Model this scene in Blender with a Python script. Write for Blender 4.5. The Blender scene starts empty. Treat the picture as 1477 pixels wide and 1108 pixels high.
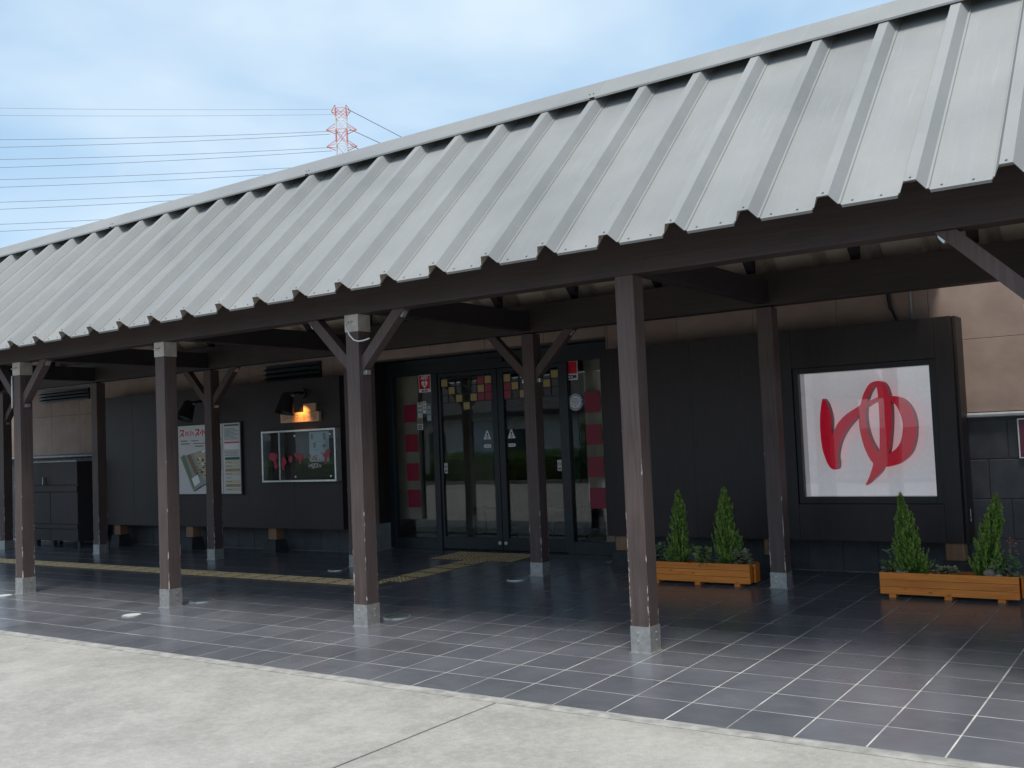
import bpy, bmesh, math, random
from mathutils import Vector, Matrix, Euler, noise
R = math.radians
rnd = random.Random(7)
scene = bpy.context.scene
COL = scene.collection

# ------------------------------------------------------------------ camera
cam_d = bpy.data.cameras.new('camera'); cam = bpy.data.objects.new('camera', cam_d); COL.objects.link(cam)
cam_d.sensor_width = 36; cam_d.lens = 35.85; cam_d.clip_start = .05; cam_d.clip_end = 3000
YAW, PITCH, ROLL = 0.6074, 0.0557, -0.0413
fwd = Vector((-math.sin(YAW)*math.cos(PITCH), math.cos(YAW)*math.cos(PITCH), math.sin(PITCH)))
rgt = Vector((math.cos(YAW), math.sin(YAW), 0)); upv = rgt.cross(fwd)
r2 = rgt*math.cos(ROLL) + upv*math.sin(ROLL); u2 = -rgt*math.sin(ROLL) + upv*math.cos(ROLL)
cam.matrix_world = Matrix(((r2.x, u2.x, -fwd.x, 0), (r2.y, u2.y, -fwd.y, 0), (r2.z, u2.z, -fwd.z, 1.6), (0, 0, 0, 1)))
scene.camera = cam

# ------------------------------------------------------------------ sky, sun, exposure
SUN_EL, SUN_AZ = R(70), R(148)           # azimuth clockwise from +Y: veiled sun high behind the camera
world = bpy.data.worlds.new('World'); scene.world = world; world.use_nodes = True
wn = world.node_tree.nodes; wl = world.node_tree.links; wn.clear()
wo = wn.new('ShaderNodeOutputWorld'); bg = wn.new('ShaderNodeBackground'); bg.inputs['Strength'].default_value = .1
sky = wn.new('ShaderNodeTexSky'); sky.sky_type = 'NISHITA'; sky.sun_disc = False
sky.sun_elevation = SUN_EL; sky.sun_rotation = SUN_AZ; sky.air_density = 1.0; sky.dust_density = 1.2
tc = wn.new('ShaderNodeTexCoord'); sep = wn.new('ShaderNodeSeparateXYZ'); wl.new(tc.outputs['Generated'], sep.inputs[0])
zz = wn.new('ShaderNodeMath'); zz.operation = 'MAXIMUM'; zz.inputs[1].default_value = 0; wl.new(sep.outputs['Z'], zz.inputs[0])
za = wn.new('ShaderNodeMath'); za.operation = 'ADD'; za.inputs[1].default_value = .22; wl.new(zz.outputs[0], za.inputs[0])
dx = wn.new('ShaderNodeMath'); dx.operation = 'DIVIDE'; wl.new(sep.outputs['X'], dx.inputs[0]); wl.new(za.outputs[0], dx.inputs[1])
dy = wn.new('ShaderNodeMath'); dy.operation = 'DIVIDE'; wl.new(sep.outputs['Y'], dy.inputs[0]); wl.new(za.outputs[0], dy.inputs[1])
cmb = wn.new('ShaderNodeCombineXYZ'); wl.new(dx.outputs[0], cmb.inputs[0]); wl.new(dy.outputs[0], cmb.inputs[1]); cmb.inputs[2].default_value = 3.1
nz = wn.new('ShaderNodeTexNoise'); nz.inputs['Scale'].default_value = 1.1; nz.inputs['Detail'].default_value = 6; nz.inputs['Roughness'].default_value = .46
nz.inputs['Distortion'].default_value = .35
wl.new(cmb.outputs[0], nz.inputs['Vector'])
cr = wn.new('ShaderNodeValToRGB'); cr.color_ramp.elements[0].position = .45; cr.color_ramp.elements[0].color = (.02, .02, .02, 1)
cr.color_ramp.elements[1].position = .74; cr.color_ramp.elements[1].color = (.95, .95, .95, 1)
wl.new(nz.outputs['Fac'], cr.inputs[0])
mixs = wn.new('ShaderNodeMix'); mixs.data_type = 'RGBA'; wl.new(cr.outputs[0], mixs.inputs['Factor'])
veil = wn.new('ShaderNodeMix'); veil.data_type = 'RGBA'; veil.inputs['Factor'].default_value = .62
wl.new(sky.outputs[0], veil.inputs['A']); veil.inputs['B'].default_value = (2.9, 4.6, 6.3, 1)
wl.new(veil.outputs['Result'], mixs.inputs['A']); mixs.inputs['B'].default_value = (5.9, 6.55, 6.9, 1)
wl.new(mixs.outputs['Result'], bg.inputs['Color']); wl.new(bg.outputs[0], wo.inputs['Surface'])

sun_d = bpy.data.lights.new('sun', 'SUN'); sun_d.energy = 2.6; sun_d.angle = R(22); sun_d.color = (1, .955, .885)
sun = bpy.data.objects.new('sun', sun_d); COL.objects.link(sun)
sdir = Vector((math.sin(SUN_AZ)*math.cos(SUN_EL), math.cos(SUN_AZ)*math.cos(SUN_EL), math.sin(SUN_EL)))
sun.rotation_euler = (-sdir).to_track_quat('-Z', 'Y').to_euler(); sun.location = (-10, -10, 20)
vs = scene.view_settings; vs.view_transform = 'Standard'; vs.look = 'None'; vs.gamma = 1; vs.exposure = 0.70; vs.use_curve_mapping = False
scene.cycles.max_bounces = 10; scene.cycles.transparent_max_bounces = 16; scene.cycles.glossy_bounces = 5

# ------------------------------------------------------------------ materials
MATS = {}
def nd(nt, t, **kw):
    n = nt.nodes.new(t)
    for k, v in kw.items(): setattr(n, k, v)
    return n
def ramp(nt, src, p0, p1, c0=(0, 0, 0, 1), c1=(1, 1, 1, 1)):
    r = nd(nt, 'ShaderNodeValToRGB'); r.color_ramp.elements[0].position = p0; r.color_ramp.elements[1].position = p1
    r.color_ramp.elements[0].color = c0; r.color_ramp.elements[1].color = c1; nt.links.new(src, r.inputs[0]); return r.outputs[0]
def mixc(nt, f, a, b, blend='MIX'):
    m = nd(nt, 'ShaderNodeMix', data_type='RGBA', blend_type=blend)
    for s, v in (('Factor', f), ('A', a), ('B', b)):
        if isinstance(v, bpy.types.NodeSocket): nt.links.new(v, m.inputs[s])
        elif s == 'Factor': m.inputs[s].default_value = v
        else: m.inputs[s].default_value = (*v, 1) if len(v) == 3 else v
    return m.outputs['Result']
def math_(nt, op, a, b=None, c=None):
    m = nd(nt, 'ShaderNodeMath', operation=op)
    for i, v in enumerate((a, b, c)):
        if v is None: continue
        if isinstance(v, bpy.types.NodeSocket): nt.links.new(v, m.inputs[i])
        else: m.inputs[i].default_value = v
    return m.outputs[0]
def noise_(nt, vec, scale, detail=4, rough=.55, dist=0):
    n = nd(nt, 'ShaderNodeTexNoise'); n.inputs['Scale'].default_value = scale; n.inputs['Detail'].default_value = detail
    n.inputs['Roughness'].default_value = rough; n.inputs['Distortion'].default_value = dist; nt.links.new(vec, n.inputs['Vector']); return n.outputs['Fac']
def start(name):
    m = bpy.data.materials.new(name); m.use_nodes = True; nt = m.node_tree; b = nt.nodes['Principled BSDF']; MATS[name] = m
    return m, nt, b
def coords(nt, kind='Object', scale=(1, 1, 1)):
    t = nd(nt, 'ShaderNodeTexCoord'); mp = nd(nt, 'ShaderNodeMapping'); mp.inputs['Scale'].default_value = scale
    if kind == 'World':
        g = nd(nt, 'ShaderNodeNewGeometry'); nt.links.new(g.outputs['Position'], mp.inputs['Vector'])
    else: nt.links.new(t.outputs[kind], mp.inputs['Vector'])
    return mp.outputs[0]
def bump_(nt, b, h, strength=.2, dist=.01):
    u = nd(nt, 'ShaderNodeBump'); u.inputs['Strength'].default_value = strength; u.inputs['Distance'].default_value = dist
    nt.links.new(h, u.inputs['Height']); nt.links.new(u.outputs[0], b.inputs['Normal'])
def surf(name, c1, c2, scale=8, rough=.6, bump=.1, metal=0, stretch=(1, 1, 1), kind='World', p=(.35, .65), rvar=.1, jitter=0, spec=.5):
    m, nt, b = start(name); v = coords(nt, kind, stretch); n = noise_(nt, v, scale, 5)
    col = mixc(nt, ramp(nt, n, *p), c1, c2)
    if jitter:
        oi = nd(nt, 'ShaderNodeObjectInfo'); k = math_(nt, 'MULTIPLY_ADD', oi.outputs['Random'], 2*jitter, 1-jitter)
        col = mixc(nt, 1.0, col, nt.nodes.new('ShaderNodeCombineColor').outputs[0], 'MULTIPLY')
        cc = [x for x in nt.nodes if x.bl_idname == 'ShaderNodeCombineColor'][-1]
        for i in range(3): nt.links.new(k, cc.inputs[i])
    nt.links.new(col, b.inputs['Base Color']); b.inputs['Metallic'].default_value = metal
    n2 = noise_(nt, v, scale*3.1, 4)
    nt.links.new(math_(nt, 'MULTIPLY_ADD', n2, 2*rvar, rough-rvar), b.inputs['Roughness'])
    b.inputs['Specular IOR Level'].default_value = spec
    if bump: bump_(nt, b, n2, bump, .004)
    return m
def wood(name, c1, c2, rough=.6, axis=2, wear=False, grain=1.0):
    m, nt, b = start(name)
    st = [22*grain]*3; st[axis] = 1.2
    v = coords(nt, 'Object', tuple(st)); n = noise_(nt, v, 2.2, 6, .6, .4)
    v2 = coords(nt, 'World'); big = noise_(nt, v2, 1.7, 3)
    col = mixc(nt, ramp(nt, n, .3, .72), c1, c2)
    col = mixc(nt, ramp(nt, big, .3, .75, (0, 0, 0, 1), (.35, .35, .35, 1)), col, tuple(min(1, x*1.5) for x in c2))
    if wear:      # paint chipped off along the vertical arrises, mostly low down
        t = nd(nt, 'ShaderNodeTexCoord'); s = nd(nt, 'ShaderNodeSeparateXYZ'); nt.links.new(t.outputs['Object'], s.inputs[0])
        ax = math_(nt, 'ABSOLUTE', s.outputs['X']); ay = math_(nt, 'ABSOLUTE', s.outputs['Y'])
        edge = math_(nt, 'ADD', ax, ay)                                      # .153 at the corners
        chip = noise_(nt, coords(nt, 'World', (30, 30, 9)), 1.0, 5, .65)
        lim = math_(nt, 'MULTIPLY_ADD', chip, -.075, .1845)
        low = math_(nt, 'MULTIPLY_ADD', s.outputs['Z'], .010, 0)
        mask = math_(nt, 'GREATER_THAN', edge, math_(nt, 'ADD', lim, low))
        spot = math_(nt, 'GREATER_THAN', noise_(nt, coords(nt, 'World', (14, 14, 5)), 2.3, 6, .7), .735)
        mask = math_(nt, 'MAXIMUM', mask, spot)
        col = mixc(nt, mask, col, (.42, .38, .34))
    nt.links.new(col, b.inputs['Base Color']); b.inputs['Roughness'].default_value = rough
    b.inputs['Specular IOR Level'].default_value = .4
    bump_(nt, b, n, .25, .003)
    return m
def plain(name, c, rough=.5, metal=0, emit=0):
    m, nt, b = start(name); v = coords(nt, 'World'); n = noise_(nt, v, 30, 3)
    nt.links.new(mixc(nt, n, tuple(x*.88 for x in c), tuple(min(1, x*1.1) for x in c)), b.inputs['Base Color'])
    b.inputs['Roughness'].default_value = rough; b.inputs['Metallic'].default_value = metal
    if emit:
        nt.links.new(mixc(nt, n, c, tuple(min(1, x*1.05) for x in c)), b.inputs['Emission Color']); b.inputs['Emission Strength'].default_value = emit
    return m
def glass(name, tint=(.86, .9, .9), rough=0.0):
    m, nt, b = start(name); nt.nodes.remove(b); out = nt.nodes['Material Output']
    g = nd(nt, 'ShaderNodeNewGeometry'); ior = math_(nt, 'MULTIPLY_ADD', g.outputs['Backfacing'], -.833, 1.5)
    fr = nd(nt, 'ShaderNodeFresnel'); nt.links.new(ior, fr.inputs['IOR'])
    tr = nd(nt, 'ShaderNodeBsdfTransparent'); tr.inputs[0].default_value = (*tint, 1)
    gl = nd(nt, 'ShaderNodeBsdfGlossy'); gl.inputs['Roughness'].default_value = rough; gl.inputs[0].default_value = (1, 1, 1, 1)
    wav = noise_(nt, coords(nt, 'World'), 1.6, 2); u = nd(nt, 'ShaderNodeBump'); u.inputs['Strength'].default_value = .02; u.inputs['Distance'].default_value = .02
    nt.links.new(wav, u.inputs['Height']); nt.links.new(u.outputs[0], gl.inputs['Normal'])
    mx = nd(nt, 'ShaderNodeMixShader'); nt.links.new(fr.outputs[0], mx.inputs[0]); nt.links.new(tr.outputs[0], mx.inputs[1]); nt.links.new(gl.outputs[0], mx.inputs[2])
    nt.links.new(mx.outputs[0], out.inputs['Surface'])
    return m

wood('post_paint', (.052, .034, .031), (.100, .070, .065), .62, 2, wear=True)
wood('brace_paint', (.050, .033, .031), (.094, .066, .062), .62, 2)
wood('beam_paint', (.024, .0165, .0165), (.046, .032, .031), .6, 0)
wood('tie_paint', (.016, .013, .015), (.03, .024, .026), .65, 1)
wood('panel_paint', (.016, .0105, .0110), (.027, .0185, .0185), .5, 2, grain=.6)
wood('cabinet_paint', (.026, .021, .021), (.042, .034, .034), .6, 2)
wood('raw_wood', (.17, .085, .045), (.30, .17, .10), .7, 2)
wood('sign_wood', (.42, .23, .13), (.60, .38, .25), .6, 0)
surf('roof_lining', (.42, .36, .30), (.52, .45, .38), 4, .9, .2)
surf('steel', (.33, .32, .31), (.44, .43, .41), 22, .42, .08, .55)
surf('cap_steel', (.42, .37, .33), (.54, .49, .44), 14, .5, .08, .3)
surf('alu', (.55, .56, .56), (.68, .69, .69), 20, .33, .03, .8)
surf('beige_wall', (.275, .20, .165), (.33, .245, .205), 3.5, .85, .5, jitter=.03)
surf('beige_joint', (.21, .155, .13), (.26, .19, .16), 9, .9, .1)
surf('block', (.040, .041, .047), (.062, .063, .07), 7, .6, .35, jitter=.13)
surf('mortar', (.05, .05, .055), (.085, .085, .09), 20, .9, .2)
surf('ledge', (.26, .27, .28), (.34, .35, .36), 9, .55, .05, .2)
surf('stone', (.018, .018, .021), (.035, .035, .04), 12, .7, .3)
surf('grout', (.20, .20, .19), (.52, .52, .49), 3.2, .85, .2)
surf('frame_dark', (.006, .011, .016), (.010, .017, .023), 9, .38, .03)
surf('black_metal', (.006, .006, .008), (.010, .010, .012), 14, .5, .02)
surf('render_grey', (.20, .20, .21), (.28, .28, .29), 5, .8, .15)
surf('interior', (.20, .17, .14), (.26, .22, .18), 3, .8, .05)
surf('interior_beige', (.52, .40, .30), (.60, .48, .37), 3, .7, .05)
surf('soil', (.02, .013, .009), (.05, .034, .022), 60, .95, .6)
surf('tactile', (.26, .165, .075), (.38, .25, .125), 18, .7, .1, jitter=.12); surf('tactile_raised', (.68, .47, .24), (.80, .60, .35), 18, .65, .1)
surf('pebble', (.25, .19, .16), (.42, .34, .29), 22, .7, .1, jitter=.25)
surf('asphalt', (.10, .10, .10), (.16, .16, .155), 40, .9, .3)
surf('opp_wall', (.74, .74, .73), (.82, .82, .81), 2, .8, .05)
surf('opp_roof', (.05, .045, .05), (.09, .08, .085), 4, .7, .05)
plain('white', (.78, .78, .78), .4); plain('paper', (.62, .61, .61), .55); plain('paper_blue', (.34, .42, .46), .5)
plain('ink', (.02, .02, .025), .5); plain('grey_ink', (.16, .16, .17), .6)
plain('sign_red', (.66, .008, .028), .22); plain('lit_red', (.66, .006, .032), .22, 0, .15); plain('sign_red_side', (.20, .014, .028), .4)
plain('square_red', (.25, .005, .030), .5); plain('pink', (.30, .035, .06), .4); plain('ochre', (.42, .30, .11), .45)
plain('glass_red', (.34, .008, .035), .35); plain('blue', (.10, .16, .30), .45); plain('green_dark', (.02, .10, .085), .5); plain('cream', (.60, .52, .34), .55); plain('tan', (.40, .30, .22), .6)
plain('map_green', (.16, .20, .13), .6); plain('map_brown', (.24, .14, .10), .6); plain('map_sand', (.48, .40, .27), .6); plain('map_grey', (.30, .32, .29), .6)
plain('maroon', (.12, .012, .035), .45); plain('lightbox', (.80, .755, .79), .5, 0, .17); plain('cable', (.72, .72, .70), .5)
plain('tower_red', (.72, .30, .25), .6); plain('tower_white', (.8, .78, .76), .6); plain('wire', (.16, .18, .21), .6)  # tower red paled and wire turned grey-blue: distance haze put into the colour
plain('lamp_glow', (1.0, .45, .12), .5, 0, 8); plain('hook', (.5, .5, .5), .35, .9)
plain('disc_white', (.55, .56, .52), .35); plain('disc_glass', (.09, .12, .11), .15)
glass('glass'); glass('glass_clear', (.93, .95, .95))

def leafmat(name, c1, c2, rough=.55, trans=.25):
    m, nt, b = start(name); n = noise_(nt, coords(nt, 'World'), 45, 3)
    nt.links.new(mixc(nt, ramp(nt, n, .3, .7), c1, c2), b.inputs['Base Color']); b.inputs['Roughness'].default_value = rough
    out = nt.nodes['Material Output']; t = nd(nt, 'ShaderNodeBsdfTranslucent'); nt.links.new(mixc(nt, n, c1, c2), t.inputs[0])
    mx = nd(nt, 'ShaderNodeMixShader'); mx.inputs[0].default_value = trans
    nt.links.new(b.outputs[0], mx.inputs[1]); nt.links.new(t.outputs[0], mx.inputs[2]); nt.links.new(mx.outputs[0], out.inputs['Surface'])
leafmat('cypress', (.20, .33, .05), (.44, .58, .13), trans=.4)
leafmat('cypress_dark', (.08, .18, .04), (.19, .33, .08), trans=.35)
leafmat('ivy', (.12, .20, .10), (.36, .42, .30)); leafmat('kale', (.16, .28, .06), (.46, .52, .22)); leafmat('succulent', (.12, .24, .12), (.25, .40, .20))
leafmat('variegated', (.26, .32, .14), (.66, .66, .46)); leafmat('hedge_leaf', (.09, .17, .04), (.22, .34, .10)); leafmat('flower_red', (.42, .09, .08), (.55, .22, .20))

def roofmat():
    m, nt, b = start('roof_metal'); v = coords(nt, 'World')
    n = noise_(nt, v, 1.1, 4); st = noise_(nt, coords(nt, 'Object', (14, .5, 1)), 1.6, 4)
    c = mixc(nt, ramp(nt, n, .3, .7), (.202, .207, .207), (.258, .260, .255))
    c = mixc(nt, ramp(nt, st, .45, .8, (0, 0, 0, 1), (.30, .30, .30, 1)), c, (.24, .25, .255))
    dr = noise_(nt, coords(nt, 'Object', (30, 1.1, 1)), 1.0, 5, .7); c = mixc(nt, ramp(nt, dr, .56, .78, (0, 0, 0, 1), (.35, .35, .35, 1)), c, (.37, .368, .355))
    bl = noise_(nt, v, 5.5, 6, .75); c = mixc(nt, ramp(nt, bl, .5, .75, (0, 0, 0, 1), (.35, .35, .35, 1)), c, (.22, .22, .215))
    sp = noise_(nt, v, 55, 3); c = mixc(nt, ramp(nt, sp, .62, .8, (0, 0, 0, 1), (.2, .2, .2, 1)), c, (.50, .50, .48))
    oi = nd(nt, 'ShaderNodeObjectInfo'); k = math_(nt, 'MULTIPLY_ADD', oi.outputs['Random'], .10, .95)
    cc = nd(nt, 'ShaderNodeCombineColor')
    for i in range(3): nt.links.new(k, cc.inputs[i])
    c = mixc(nt, 1.0, c, cc.outputs[0], 'MULTIPLY'); nt.links.new(c, b.inputs['Base Color'])
    b.inputs['Metallic'].default_value = .12
    nt.links.new(math_(nt, 'MULTIPLY_ADD', n, .2, .46), b.inputs['Roughness'])
    bump_(nt, b, noise_(nt, coords(nt, 'World', (2.2, 1, 1)), 2.4, 3), .35, .012)
roofmat()
def tilemat():
    m, nt, b = start('floor_tile'); v = coords(nt, 'World')
    oi = nd(nt, 'ShaderNodeObjectInfo'); n = noise_(nt, v, 2.2, 5, .6); f = noise_(nt, v, 60, 3); st = noise_(nt, coords(nt, 'World', (1, 5, 1)), 3.5, 5, .65)
    c = mixc(nt, ramp(nt, n, .3, .7), (.088, .092, .106), (.122, .127, .142))
    c = mixc(nt, ramp(nt, st, .55, .85, (0, 0, 0, 1), (.5, .5, .5, 1)), c, (.18, .183, .195))
    c = mixc(nt, ramp(nt, f, .60, .8, (0, 0, 0, 1), (.25, .25, .25, 1)), c, (.16, .16, .16))
    k = math_(nt, 'MULTIPLY_ADD', oi.outputs['Random'], .22, .89); cc = nd(nt, 'ShaderNodeCombineColor')
    for i in range(3): nt.links.new(k, cc.inputs[i])
    nt.links.new(mixc(nt, 1.0, c, cc.outputs[0], 'MULTIPLY'), b.inputs['Base Color'])
    r = math_(nt, 'ADD', math_(nt, 'MULTIPLY_ADD', n, .14, .16), math_(nt, 'MULTIPLY', oi.outputs['Random'], .025))
    nt.links.new(r, b.inputs['Roughness']); b.inputs['Specular IOR Level'].default_value = .5
    bump_(nt, b, noise_(nt, v, 9, 4), .06, .004)
tilemat()
def concretemat():
    m, nt, b = start('concrete'); v = coords(nt, 'World')
    big = noise_(nt, v, .55, 6, .65, .4); mid = noise_(nt, v, 2.6, 7, .72); grain = noise_(nt, v, 24, 5, .75); fine = noise_(nt, v, 110, 3, .7)
    t = nd(nt, 'ShaderNodeMapping'); t.inputs['Rotation'].default_value = (0, 0, R(38)); t.inputs['Scale'].default_value = (15, 60, 1); nt.links.new(v, t.inputs['Vector'])
    brush = noise_(nt, t.outputs[0], 1.3, 5, .7)
    c = mixc(nt, ramp(nt, big, .36, .64), (.205, .194, .176), (.318, .304, .278))
    c = mixc(nt, ramp(nt, mid, .45, .70, (0, 0, 0, 1), (.60, .60, .60, 1)), c, (.40, .384, .353))
    c = mixc(nt, ramp(nt, brush, .40, .68, (0, 0, 0, 1), (.28, .28, .28, 1)), c, (.245, .238, .224))
    c = mixc(nt, ramp(nt, grain, .42, .68, (0, 0, 0, 1), (.38, .38, .38, 1)), c, (.45, .436, .405))
    c = mixc(nt, ramp(nt, fine, .50, .70, (0, 0, 0, 1), (.45, .45, .45, 1)), c, (.20, .195, .18))
    st = noise_(nt, v, 1.15, 5, .6, 1.2); c = mixc(nt, ramp(nt, st, .56, .72, (0, 0, 0, 1), (.50, .50, .50, 1)), c, (.20, .19, .172))
    nt.links.new(c, b.inputs['Base Color']); b.inputs['Roughness'].default_value = .88
    h = math_(nt, 'ADD', math_(nt, 'MULTIPLY', brush, .9), math_(nt, 'ADD', grain, fine)); bump_(nt, b, h, .3, .004)
concretemat()
surf('kerb_strip', (.22, .212, .195), (.34, .33, .305), 9, .85, .4, p=(.4, .62))
def orangemat():
    m, nt, b = start('orange_wood'); v = coords(nt, 'World', (1.3, 20, 20)); n = noise_(nt, v, 2.2, 6, .6, .6)
    c = mixc(nt, ramp(nt, n, .32, .7), (.62, .165, .017), (.80, .265, .036))
    vo = nd(nt, 'ShaderNodeTexVoronoi'); vo.inputs['Scale'].default_value = 1.0; nt.links.new(coords(nt, 'World', (5.5, 5, 14)), vo.inputs['Vector'])
    c = mixc(nt, ramp(nt, vo.outputs['Distance'], .06, .13, (.85, .85, .85, 1), (0, 0, 0, 1)), c, (.22, .06, .012))
    oi = nd(nt, 'ShaderNodeObjectInfo'); k = math_(nt, 'MULTIPLY_ADD', oi.outputs['Random'], .2, .9); cc = nd(nt, 'ShaderNodeCombineColor')
    for i in range(3): nt.links.new(k, cc.inputs[i])
    nt.links.new(mixc(nt, 1.0, c, cc.outputs[0], 'MULTIPLY'), b.inputs['Base Color']); b.inputs['Roughness'].default_value = .45; bump_(nt, b, n, .15, .002)
orangemat()

# ------------------------------------------------------------------ geometry helpers
class MB:
    def __init__(s): s.v = []; s.f = []; s.mi = []; s.cur = 0
    def add(s, vs, fs):
        o = len(s.v); s.v += [tuple(p) for p in vs]; s.f += [tuple(i+o for i in f) for f in fs]; s.mi += [s.cur]*len(fs); return s
    def box(s, x0, x1, y0, y1, z0, z1):
        return s.add([(x0, y0, z0), (x1, y0, z0), (x1, y1, z0), (x0, y1, z0), (x0, y0, z1), (x1, y0, z1), (x1, y1, z1), (x0, y1, z1)],
                     [(0, 3, 2, 1), (4, 5, 6, 7), (0, 1, 5, 4), (1, 2, 6, 5), (2, 3, 7, 6), (3, 0, 4, 7)])
    def prism(s, poly, axis, a, b):       # polygon in the plane normal to axis (counter-clockwise any), extruded a..b
        n = len(poly)
        def p3(u, w, t): return {'x': (t, u, w), 'y': (u, t, w), 'z': (u, w, t)}[axis]
        vs = [p3(u, w, a) for u, w in poly]+[p3(u, w, b) for u, w in poly]
        return s.add(vs, [tuple(range(n)), tuple(range(2*n-1, n-1, -1))]+[(i, i+n, (i+1) % n+n, (i+1) % n) for i in range(n)])
    def tube(s, pts, r, n=8, cap=True):
        pts = [Vector(p) for p in pts]; rings = []
        for i, p in enumerate(pts):
            d = (pts[min(i+1, len(pts)-1)]-pts[max(i-1, 0)]).normalized()
            a = d.orthogonal().normalized() if abs(d.z) > .95 else Vector((-d.y, d.x, 0)).normalized(); b = d.cross(a)
            rr = r[i] if isinstance(r, (list, tuple)) else r
            rings.append([p+(a*math.cos(t)+b*math.sin(t))*rr for t in (2*math.pi*k/n for k in range(n))])
        vs = [q for g in rings for q in g]; fs = []
        for i in range(len(rings)-1):
            for k in range(n): fs.append((i*n+k, i*n+(k+1) % n, (i+1)*n+(k+1) % n, (i+1)*n+k))
        if cap: fs += [tuple(range(n-1, -1, -1)), tuple(range((len(rings)-1)*n, len(rings)*n))]
        return s.add(vs, fs)
    def bar(s, a, b, w):                  # square bar between two points
        return s.tube([a, b], w*.707, 4)
    def disc(s, c, r, h, n=24, axis='z'):
        c = Vector(c); e = {'z': Vector((0, 0, h)), 'y': Vector((0, -h, 0))}[axis]
        return s.tube([c, c+e], r, n)
WLOC = {}
def link(o, parent, wloc):
    COL.objects.link(o)
    if parent is not None:
        o.parent = parent; o.location = Vector(wloc)-WLOC[parent.name]
    else: o.location = wloc
    WLOC[o.name] = Vector(wloc)
    return o
def build(name, mb, mat, parent=None, bevel=0, smooth=False, kind=None, origin=None):
    vs = mb.v
    lo = [min(p[i] for p in vs) for i in range(3)]; hi = [max(p[i] for p in vs) for i in range(3)]
    c = Vector(origin) if origin else Vector(((lo[0]+hi[0])/2, (lo[1]+hi[1])/2, lo[2]))
    me = bpy.data.meshes.new(name); me.from_pydata([tuple(Vector(p)-c) for p in vs], [], mb.f)
    for mt in (mat if isinstance(mat, (list, tuple)) else [mat]): me.materials.append(MATS[mt])
    if isinstance(mat, (list, tuple)): me.polygons.foreach_set('material_index', mb.mi)
    bm = bmesh.new(); bm.from_mesh(me); bmesh.ops.recalc_face_normals(bm, faces=bm.faces); bm.to_mesh(me); bm.free()
    if smooth: me.polygons.foreach_set('use_smooth', [True]*len(me.polygons))
    me.update(); o = bpy.data.objects.new(name, me); link(o, parent, c)
    if bevel:
        b = o.modifiers.new('bevel', 'BEVEL'); b.width = bevel; b.segments = 2; b.limit_method = 'ANGLE'
    if kind: o['kind'] = kind
    return o
def inst(src, parent, wloc, rot=(0, 0, 0)):
    o = src.copy(); link(o, parent, wloc); o.rotation_euler = rot; return o
def thing(name, label, cat, loc=(0, 0, 0), group=None):
    o = bpy.data.objects.new(name, None); o.empty_display_size = .1; link(o, None, loc)
    return tag(o, label, cat, group)
def tag(o, label, cat, group=None):
    o['label'] = label; o['category'] = cat
    if group: o['group'] = group
    return o
def B(name, x0, x1, y0, y1, z0, z1, mat, parent=None, bevel=0): return build(name, MB().box(x0, x1, y0, y1, z0, z1), mat, parent, bevel)
def catmull(p, n=5):
    out = []; L = len(p)
    for i in range(L):
        a, b, c, d = (Vector(p[(i+k-1) % L]) for k in range(4))
        for t in (j/n for j in range(n)):
            out.append(tuple(.5*((2*b)+(c-a)*t+(2*a-5*b+4*c-d)*t*t+(3*b-a-3*c+d)*t*t*t)))
    return out
def outline(name, loops, y, depth, mat, parent, side=None):
    """closed outlines in the X-Z plane (front face at y, body behind it), filled with holes"""
    cu = bpy.data.curves.new(name, 'CURVE'); cu.dimensions = '2D'; cu.fill_mode = 'BOTH'; cu.extrude = depth/2
    for lp in loops:
        sp = cu.splines.new('POLY'); sp.points.add(len(lp)-1); sp.use_cyclic_u = True
        for i, (a, b) in enumerate(lp): sp.points[i].co = (a, b, 0, 1)
    return from_curve(name, cu, y, depth, mat, parent, side)
def from_curve(name, cu, y, depth, mat, parent, side=None, off=(0, 0)):
    t = bpy.data.objects.new('tmp', cu); COL.objects.link(t)
    dg = bpy.context.evaluated_depsgraph_get(); me = bpy.data.meshes.new_from_object(t.evaluated_get(dg)); bpy.data.objects.remove(t)
    mb = MB(); mb.v = [(v.co.x+off[0], y+depth/2-v.co.z, v.co.y+off[1]) for v in me.vertices]; mb.f = [tuple(p.vertices) for p in me.polygons]
    mb.mi = [0 if abs(p.normal.z) > .7 else 1 for p in me.polygons]
    return build(name, mb, [mat, side or mat], parent)
def text(name, s, x, z, y, size, mat, parent, align='CENTER', sx=1.0, bold=0):
    cu = bpy.data.curves.new(name, 'FONT'); cu.body = s; cu.size = size; cu.align_x = align; cu.extrude = .0008; cu.offset = bold; cu.resolution_u = 3
    cu.space_character = .95
    o = from_curve(name, cu, y, .0016, mat, parent, off=(x, z))
    if sx != 1: o.scale.x = sx
    return o
SY = .0264
def zf(y): return SY*(y-6)

# ------------------------------------------------------------------ ground
ZC = zf(5.289)-.002
g = build('ground', MB().add([(-900, -900, -.12), (900, -900, -.12), (900, 900, -.12), (-900, 900, -.12)], [(0, 1, 2, 3)]), 'asphalt'); g['kind'] = 'structure'
def slab(x0, x1, y0, y1, zt, mat, name):
    return build(name, MB().box(x0, x1, y0, y1, -.10, zt), mat, None, .004, kind='structure')
slab(-60, -3.838, -9.3, 5.185, ZC, 'concrete', 'pavement'); slab(-3.822, 45, -9.3, 5.185, ZC, 'concrete', 'pavement')
slab(-60, 45, 5.19, 5.284, ZC+.003, 'kerb_strip', 'kerb')
B('kerb', -60, 45, -9.50, -9.305, -.1, .10, 'kerb_strip', None, .01)['kind'] = 'structure'

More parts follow.
